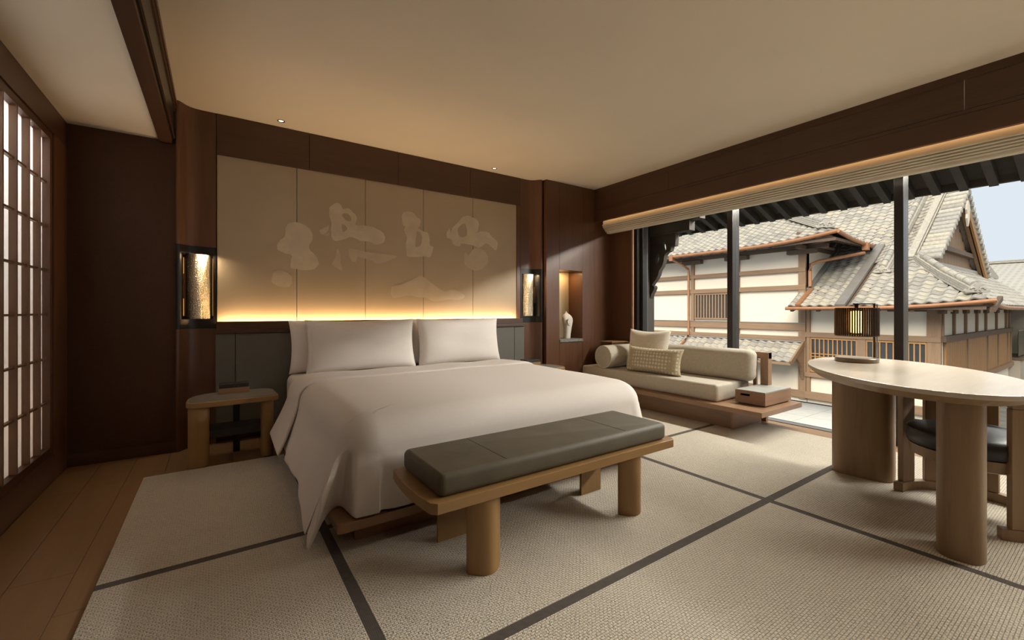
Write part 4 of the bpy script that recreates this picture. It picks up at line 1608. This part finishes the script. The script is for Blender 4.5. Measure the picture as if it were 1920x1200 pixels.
def keep_front(a, s):
    p = S_front(a, s)
    if s < L1:
        return a > hipY(p.x) + 0.12 and (a < 6.42 if p.x < 15.95 else a < 6.20) and not (4.86 < a < 5.10)
    if a < 3.62:
        return False
    return a < 10.5 and not (a > 6.1 and p.x < 17.6)


mats = field(S_front, YE, 10.5, L1 + L2 - 0.1, keep_front)


def S_side(a, s):
    Ls = math.hypot(3.75 - YE, ZK - ZE)
    f = s / Ls
    z = ZE + (ZK - ZE) * f - 0.05 * math.sin(PI * min(1, f)) + sori(a, XE, 2.6, 0.16) * (1 - min(1, f)) + 0.05
    return Vector((a, YE + (3.75 - YE) * f, z))


LS = math.hypot(3.75 - YE, ZK - ZE)
mats += field(S_side, XE, 27.5, LS, lambda a, s: S_side(a, s).y < YE + (a - XE) * (3.75 - YE) / (XK - XE) - 0.10)
place_tiles(mats, hall, 300, in_view)

# roof body under the tiles
quad('roof_deck', [(XE, YE, ZE), (XE, 6.44, ZE), (XK, 6.44, ZK - .03), (XK, 3.75, ZK - .03)], M['house_dark'], hall, 0.07)
quad('roof_deck', [(XK, 3.42, ZK - .05), (XK, 11, ZK - .05), (XR, 11, ZRG - .08), (XR, 3.42, ZRG - .08)], M['house_dark'], hall, 0.10)
quad('roof_deck', [(XR, 3.42, ZRG - .05), (XR, 11, ZRG - .05), (25.2, 11, 2.46), (25.2, 3.42, 2.46)], M['far_tile'], hall, 0.12)
quad('roof_deck', [(XE, YE, ZE), (XK, 3.75, ZK - .03), (27.5, 3.75, ZK - .03), (27.5, YE, ZE)], M['house_dark'], hall, 0.07)

# walls
bx('wall', M['house_wall'], 16.02, 16.2, 3.05, 6.2, -2.2, 1.55, 0, hall)
bx('wall', M['house_wall'], 16.02, 26.5, 3.05, 3.2, -2.2, 1.5, 0, hall)
ly = [(6.10, 6.21), (4.64, 4.85), (3.02, 3.30)]
for a, b in ly:
    bx('post', M['house_wood_z'], 15.94, 16.04, a, b, -1.76, 1.25, 0.01, hall)
bx('head_beam', M['house_wood'], 15.92, 16.03, 3.02, 6.25, 0.245, 0.405, 0.01, hall)
bx('sill_beam', M['house_wood'], 15.90, 16.03, 3.02, 6.25, -1.05, -0.90, 0.01, hall)
bx('base_beam', M['house_wood'], 15.88, 16.03, 3.02, 6.25, -1.76, -1.53, 0.01, hall)
bx('wall_plate', M['house_dark'], 15.95, 16.06, 3.02, 6.2, 1.12, 1.26, 0.01, hall)


def lattice(parent, y0, y1, z0, z1, n, zc):
    w = bx('lattice_window', M['house_glass'], 16.0, 16.03, y0, y1, z0, z1, 0, parent)
    G().box(15.955, 16.0, y0, y1, z1 - 0.05, z1).box(15.955, 16.0, y0, y1, z0, z0 + 0.05).obj('lattice_frame', M['lattice'], w)
    for i in range(n + 1):
        yy = y0 + (y1 - y0) * i / n
        bx('lattice_bar', M['lattice'], 15.960, 15.995, yy - 0.017, yy + 0.017, z0, z1, 0.003, w)
    for z in zc:
        bx('lattice_rail', M['lattice'], 15.965, 15.99, y0, y1, z - 0.016, z + 0.016, 0.003, w)


lattice(hall, 4.87, 6.08, -0.88, 0.235, 10, (-0.28, -0.38))
lattice(hall, 3.70, 4.62, -0.88, 0.235, 6, (-0.36,))
lattice(hall, 3.32, 3.68, -0.88, 0.235, 3, (-0.36,))

# rafter ends under the front eave
for k in range(7):
    yy = 6.30 - k * 0.72
    bar('rafter_end', (15.12, yy, 1.13), (16.1, yy, 1.42), 0.09, 0.11, M['house_dark'], hall)
# side elevation: posts, beam, boards
sp = [16.10, 17.37, 18.81, 20.39, 21.82, 23.74, 25.73, 26.45]
for i, x in enumerate(sp):
    bx('post', M['house_wood_z'], x - 0.05, x + 0.05, 2.985, 3.06, 0.42, 1.2, 0.008, hall)
    bx('bracket_arm', M['house_dark'], x - 0.22, x + 0.22, 2.96, 3.07, 1.02, 1.14, 0.02, hall)
bx('side_beam', M['house_dark'], 16.0, 26.6, 2.93, 3.06, 0.255, 0.425, 0.01, hall)
bx('side_sill', M['house_wood'], 16.0, 26.6, 2.90, 3.06, -1.10, -0.94, 0.01, hall)
bays = [16.25, 18.81, 21.82, 23.74, 25.73, 26.45]
for a, b in zip(bays, bays[1:]):
    bx('bay_post', M['house_wood_z'], b - 0.05, b + 0.05, 2.95, 3.05, -0.94, 0.26, 0.006, hall)
    n = max(3, int((b - a) / 0.16))
    for i in range(n):
        xx = a + 0.06 + (b - a - 0.12) * i / n
        bx('upright_board', M['board'], xx + 0.012, xx + (b - a - 0.12) / n - 0.012, 2.985, 3.035, -0.94, 0.25, 0.004, hall)
bx('corner_bracket', M['house_dark'], 15.2, 16.2, 2.9, 3.06, 1.16, 1.32, 0.02, hall)
bar('corner_bracket', (15.2, 2.06, 1.28), (16.3, 3.2, 1.45), 0.14, 0.16, M['house_dark'], hall)
bx('corner_bracket', M['house_dark'], 15.96, 16.1, 2.95, 4.15, 1.08, 1.22, 0.02, hall)

# gable
gb = G().prism([(17.75, 2.5), (25.0, 2.5), (XR, 5.12)], 3.80, 3.86, axis='y').obj('gable_wall', M['house_dark'], hall)
for i in range(16):
    x = 17.85 + i * 0.42
    zt = 2.5 + min((x - 17.75), (25.0 - x - 0.4)) * 0.70
    if zt > 2.62:
        bx('gable_board', M['house_wood_z'], x + 0.008, x + 0.41, 3.765, 3.80, 2.5, zt, 0.004, hall)
bx('gable_beam', M['house_dark'], 18.9, 24.2, 3.60, 3.80, 3.10, 3.26, 0.01, hall)
bx('gable_base', M['tile'], 17.5, 25.1, 3.62, 3.80, 2.50, 2.66, 0.02, hall)
bar('barge_board', (17.55, 3.46, 2.44), (21.42, 3.46, 5.08), 0.07, 0.30, M['house_wood'], hall, 0.01)
bar('barge_board', (25.2, 3.46, 2.36), (21.38, 3.46, 5.08), 0.07, 0.30, M['lattice'], hall, 0.01)
bar('barge_board', (25.2, 3.58, 2.30), (21.38, 3.58, 4.98), 0.10, 0.16, M['house_wood'], hall, 0.01)
pend = [(-0.05, 0.30), (0.05, 0.30), (0.16, 0.18), (0.20, 0.02), (0.12, -0.10), (0.15, -0.22), (0.06, -0.34), (0, -0.44), (-0.06, -0.34), (-0.15, -0.22), (-0.12, -0.10), (-0.20, 0.02), (-0.16, 0.18)]
G().prism([(XR + p[0] * 1.2, 4.55 + p[1] * 1.2) for p in pend], 3.36, 3.42, 0.01, axis='y').obj('gable_pendant', M['house_wall'], hall)
# verge tiles: rows of round tiles laid across both gable edges
nv = 17
for i in range(nv + 1):
    f = i / nv
    s = L1 * 0.98 + L2 * f * 0.985
    p = S_front(3.5, s)
    G().tube([(p.x, 3.27, p.z + 0.13), (p.x, 3.30, p.z + 0.13), (p.x, 3.42, p.z + 0.13), (p.x, 3.80, p.z + 0.12)], [0.09, 0.112, 0.105, 0.095], 12).obj('verge_tile', M['tile'], hall)
    q = (25.2 + (XR - 25.2) * f, 2.46 + (ZRG - 2.46) * f)
    G().tube([(q[0], 3.34, q[1] + 0.06), (q[0], 3.37, q[1] + 0.06), (q[0], 3.70, q[1] + 0.06)], [0.095, 0.11, 0.10], 8).obj('verge_tile', M['tile'], hall)
ridge(hall, S_front(3.98, L1 * 1.02), S_front(3.98, L1 + L2), 0.22, 1, False)
bar('verge_roll', S_front(4.0, L1 * 1.02) + Vector((0, 0, .09)), S_front(4.0, L1 + L2) + Vector((0, 0, .09)), 0.20, 0.10, M['tile'], hall, 0.03)
s0 = (16.9 - XE) / (XK - XE) * L1
ridge(hall, S_front(4.50, s0), S_front(4.50, L1), 0.30, 3, True)
ridge(hall, S_front(4.50, L1), S_front(4.50, L1 + L2), 0.30, 3, True)
pe = S_front(4.50, s0)
demon(hall, pe.x - 0.03, pe.y, pe.z + 0.02, (-1, 0), 0.75)
# hip ridge
h0 = Vector((XE + 0.35, hipY(XE + 0.35), ZE + 0.30))
h1 = Vector((XK + 0.1, 3.80, ZK + 0.02))
hm = (h0 + h1) / 2 + Vector((0, 0, -0.05))
ridge(hall, h0, hm, 0.30, 4, True)
ridge(hall, hm, h1, 0.30, 4, True)
demon(hall, h0.x - 0.05, h0.y - 0.04, h0.z + 0.05, (-0.8, -0.6), 0.85)
ridge(hall, (XR, 3.36, ZRG + 0.02), (XR, 10.5, ZRG + 0.02), 0.32, 5, True)
# far end of the hall ridge line and gutter
gut = [(XE - 0.06, 6.44, ZE - 0.02)] + [(XE - 0.06, y_, ZE - 0.02 + sori(y_, YE, 2.4, 0.15)) for y_ in (4.4, 3.6, 3.0, 2.5, 2.1, 1.9)]
G().tube(gut, 0.055, 10).obj('copper_gutter', M['copper'], hall)
gut = [(x_, YE - 0.06, ZE - 0.02 + sori(x_, XE, 2.6, 0.15)) for x_ in (15.04, 15.4, 15.9, 16.5, 17.2, 18, 20, 24, 27.5)]
G().tube(gut, 0.055, 10).obj('copper_gutter', M['copper'], hall)
# metal valley channel running down the slope
v0, v1 = S_front(4.98, -0.10), S_front(4.98, L1)
bar('valley_channel', v0 + Vector((0, 0, .05)), v1 + Vector((0, 0, .04)), 0.25, 0.09, M['flash'], hall, 0.004)
v2 = S_front(4.98, L1 + 1.3)
bar('valley_channel', v1 + Vector((0, 0, .04)), v2 + Vector((0, 0, .05)), 0.25, 0.09, M['flash'], hall, 0.004)

# ------------------------------------------------------------------ two-storey wing
wing = empty('two_storey_wing', (17, 9, -2.2), 'taller cream plaster wing with brown beams and copper gutter', 'house', 'houses opposite the window')
WY, WE, WZ = 6.22, 5.10, 3.28    # side wall, side eave, eave height
WP = 0.52


def S_w(a, s):
    c = 1 / math.hypot(1, WP)
    x = XE + s * c
    return Vector((x, a, WZ + s * c * WP + sori(a, WE, 2.6, 0.20) * max(0, 1 - s / 2.5) + 0.05))


mats = field(S_w, WE, 13.2, 4.3, lambda a, s: a > WE + (S_w(a, s).x - XE) + 0.12)


def S_ws(a, s):
    c = 1 / math.hypot(1, WP)
    return Vector((a, WE + s * c, WZ + s * c * WP + sori(a, XE, 2.6, 0.20) * max(0, 1 - s / 2.5) + 0.05))


mats += field(S_ws, XE, 18.6, 4.0, lambda a, s: (a - XE) > S_ws(a, s).y - WE + 0.10)


# small pent roof over the lower storey
def S_p(a, s):
    c = 1 / math.hypot(1, 0.63)
    return Vector((15.0 + s * c, a, -0.56 + s * c * 0.63 + 0.03))


mats += field(S_p, 6.30, 12.6, 1.12, lambda a, s: True)
place_tiles(mats, wing, 300, in_view)
quad('roof_deck', [(XE, WE, WZ), (XE, 13.4, WZ), (19.2, 13.4, WZ + 4.1 * WP), (19.2, 9.2, WZ + 4.1 * WP)], M['house_dark'], wing, 0.08)
quad('roof_deck', [(XE, WE, WZ), (19.2, 9.2, WZ + 4.1 * WP), (20.5, 9.2, WZ + 4.1 * WP), (20.5, WE, WZ)], M['house_dark'], wing, 0.08)
quad('pent_deck', [(15.0, 6.28, -0.56), (15.0, 12.7, -0.56), (16.05, 12.7, 0.10), (16.05, 6.28, 0.10)], M['house_wood'], wing, 0.07)
bar('pent_verge', (14.98, 6.27, -0.56), (16.0, 6.27, 0.085), 0.06, 0.16, M['house_wood'], wing, 0.01)
bar('pent_flashing', (15.93, 6.3, 0.085), (15.93, 12.7, 0.085), 0.16, 0.05, M['flash'], wing)
G().prism([(16.02, 0.0), (15.35, -0.40), (15.5, -0.5), (15.72, -0.70), (15.85, -1.0), (15.9, -1.15), (16.02, -1.2)], 6.26, 6.34, axis='y').obj('pent_bracket', M['house_wood'], wing)
bx('wall', M['house_wall'], 16.02, 16.2, 6.22, 14.5, -2.2, 3.35, 0, wing)
bx('wall', M['house_wall'], 16.02, 21.0, 6.22, 6.36, -0.2, 3.35, 0, wing)
for a, b in ((6.22, 6.44), (8.41, 8.56), (10.24, 10.37), (12.3, 12.45)):
    bx('post', M['house_wood_z'], 15.93, 16.04, a, b, -1.8, 3.2, 0.01, wing)
for z0, z1 in ((2.40, 2.55), (1.80, 1.965), (0.45, 0.68), (0.11, 0.25), (-1.76, -1.53)):
    bx('beam', M['house_wood'], 15.915, 16.03, 6.22, 14.4, z0, z1, 0.01, wing)
bx('beam_top_strip', M['flash'], 15.90, 16.0, 6.22, 14.4, 0.68, 0.71, 0.003, wing)  # grey strip lying along the top of the beam
w = bx('lattice_window', M['house_glass'], 16.0, 16.03, 8.57, 10.22, 0.77, 1.79, 0, wing)
G().box(15.95, 16.0, 8.57, 10.22, 1.73, 1.79).box(15.95, 16.0, 8.57, 10.22, 0.77, 0.83).obj('lattice_frame', M['house_wood'], w)
for i in range(14):
    yy = 8.60 + i * 0.1225
    bx('lattice_bar', M['house_wood_z'], 15.955, 15.995, yy - 0.028, yy + 0.028, 0.80, 1.76, 0.004, w)
for a in (6.33, 8.485, 10.30):
    bx('capital', M['house_dark'], 15.80, 16.03, a - 0.42, a + 0.42, 2.98, 3.13, 0.02, wing)
bx('wall_plate', M['house_dark'], 15.88, 16.05, 5.6, 14.4, 3.13, 3.26, 0.01, wing)
bx('wall_plate', M['house_dark'], 15.4, 20.0, 6.14, 6.30, 3.10, 3.24, 0.01, wing)
bar('corner_bracket', (15.25, 5.3, 3.30), (16.3, 6.5, 3.34), 0.14, 0.16, M['house_dark'], wing)
for k in range(14):
    yy = 5.7 + k * 0.42
    bar('rafter_end', (15.14, yy, 3.22 + sori(yy, WE, 2.6, .12)), (16.1, yy, 3.60), 0.07, 0.09, M['house_dark'], wing)
for k in range(7):
    xx = 15.5 + k * 0.42
    bar('rafter_end', (xx, WE + 0.05, 3.24), (xx, 6.3, 3.62), 0.07, 0.09, M['house_dark'], wing)
h0 = Vector((XE + 0.45, WE + 0.45, WZ + 0.36))
h1 = Vector((19.2, 9.2, WZ + 4.1 * WP + 0.0))
ridge(wing, h0, h1, 0.30, 4, True)
demon(wing, h0.x - 0.04, h0.y - 0.04, h0.z + 0.04, (-0.85, -0.5), 0.9)
gut = [(XE - 0.06, 10.58, WZ - 0.02)] + [(XE - 0.06, y_, WZ - 0.02 + sori(y_, WE, 2.6, 0.19)) for y_ in (7.5, 7.0, 6.5, 6.0, 5.5, 5.04)]
G().tube(gut, 0.06, 10).obj('copper_gutter', M['copper'], wing)
gut = [(x_, WE - 0.06, WZ - 0.02 + sori(x_, XE, 2.6, 0.19)) for x_ in (15.04, 15.4, 15.9, 16.5, 17.2, 18.0)]
G().tube(gut, 0.06, 10).obj('copper_gutter', M['copper'], wing)
bx('gutter_box', M['copper'], 14.97, 15.11, 10.56, 10.72, 3.10, 3.33, 0.01, wing)
G().tube([(15.05, 10.62, 3.14), (15.5, 10.5, 2.98), (15.86, 10.44, 2.80), (15.88, 10.44, 2.6), (15.88, 10.44, 0.12), (15.6, 10.44, -0.10), (15.1, 10.44, -0.42)], 0.045, 8).obj('downpipe', M['copper'], wing)
G().tube([(17.3, 5.02, 3.20), (17.25, 5.05, 2.98), (16.2, 5.95, 2.72), (16.02, 6.10, 2.62), (16.0, 6.12, 2.4), (16.0, 6.12, 1.90)], 0.055, 8).obj('downpipe', M['copper'], wing)
bx('gutter_box', M['copper'], 17.18, 17.36, 4.94, 5.10, 3.06, 3.30, 0.01, wing)
p, q = S_front(6.10, L1 * 0.42), S_front(6.10, -0.08)
bar('roof_downpipe', p + Vector((0, 0, .06)), q + Vector((0, 0, .06)), 0.13, 0.08, M['copper'], wing, 0.01)
bar('side_flashing', (16.0, 6.16, 1.77), (18.6, 6.16, 3.42), 0.12, 0.12, M['flash'], wing)

# ------------------------------------------------------------------ far buildings
an = empty('annex_building', (31, 3.5, -2.2), 'beige annex with a glass balustrade beyond the gabled hall', 'building')
bx('lower_wall', M['annex_wall'], 26.7, 44, 2.75, 3.2, -2.2, -0.92, 0, an)
bx('deck_edge', M['house_dark'], 26.7, 44, 2.70, 3.9, -0.92, -0.80, 0.01, an)
bx('upper_wall', M['annex_wall'], 27.5, 44, 3.85, 4.1, -0.8, 1.35, 0, an)
bx('lintel', M['house_dark'], 27.5, 44, 3.80, 3.86, 0.78, 0.95, 0, an)
for k in range(8):
    bx('balustrade_pane', M['bal_glass'], 26.75 + k * 2.1, 28.8 + k * 2.1, 2.80, 2.82, -0.76, 0.27, 0, an)
bx('handrail', M['alu'], 26.7, 44, 2.785, 2.835, 0.28, 0.33, 0.005, an)
bx('annex_roof', M['flash'], 26.7, 44, 2.4, 4.3, 1.35, 1.45, 0, an)

fr_ = empty('far_tiled_house', (38, 3, -2.2), 'distant low house with a broad tiled roof beside the gable', 'house')
G().prism([(28, 1.55), (37.5, 3.85), (47, 1.55)], -14, 6.8, axis='y').obj('roof', M['far_tile'], fr_)
bx('wall', M['annex_wall'], 29.5, 45.5, -13, 6.2, -2.2, 1.5, 0, fr_)
ridge(fr_, (37.5, -14, 3.85), (37.5, 6.8, 3.85), 0.4, 3, False)
rs = empty('ridge_end_roof', (27, 4.2, 2.5), 'short tiled roof edge peeping out behind the gable foot', 'roof')
G().prism([(25.6, 2.75), (28.2, 3.25), (30.8, 2.75), (30.8, 2.62), (25.6, 2.62)], 3.85, 5.6, axis='y').obj('tile_slope', M['far_tile'], rs)
bx('eave_board', M['house_dark'], 25.8, 30.6, 3.95, 5.5, 2.48, 2.62, 0, rs)
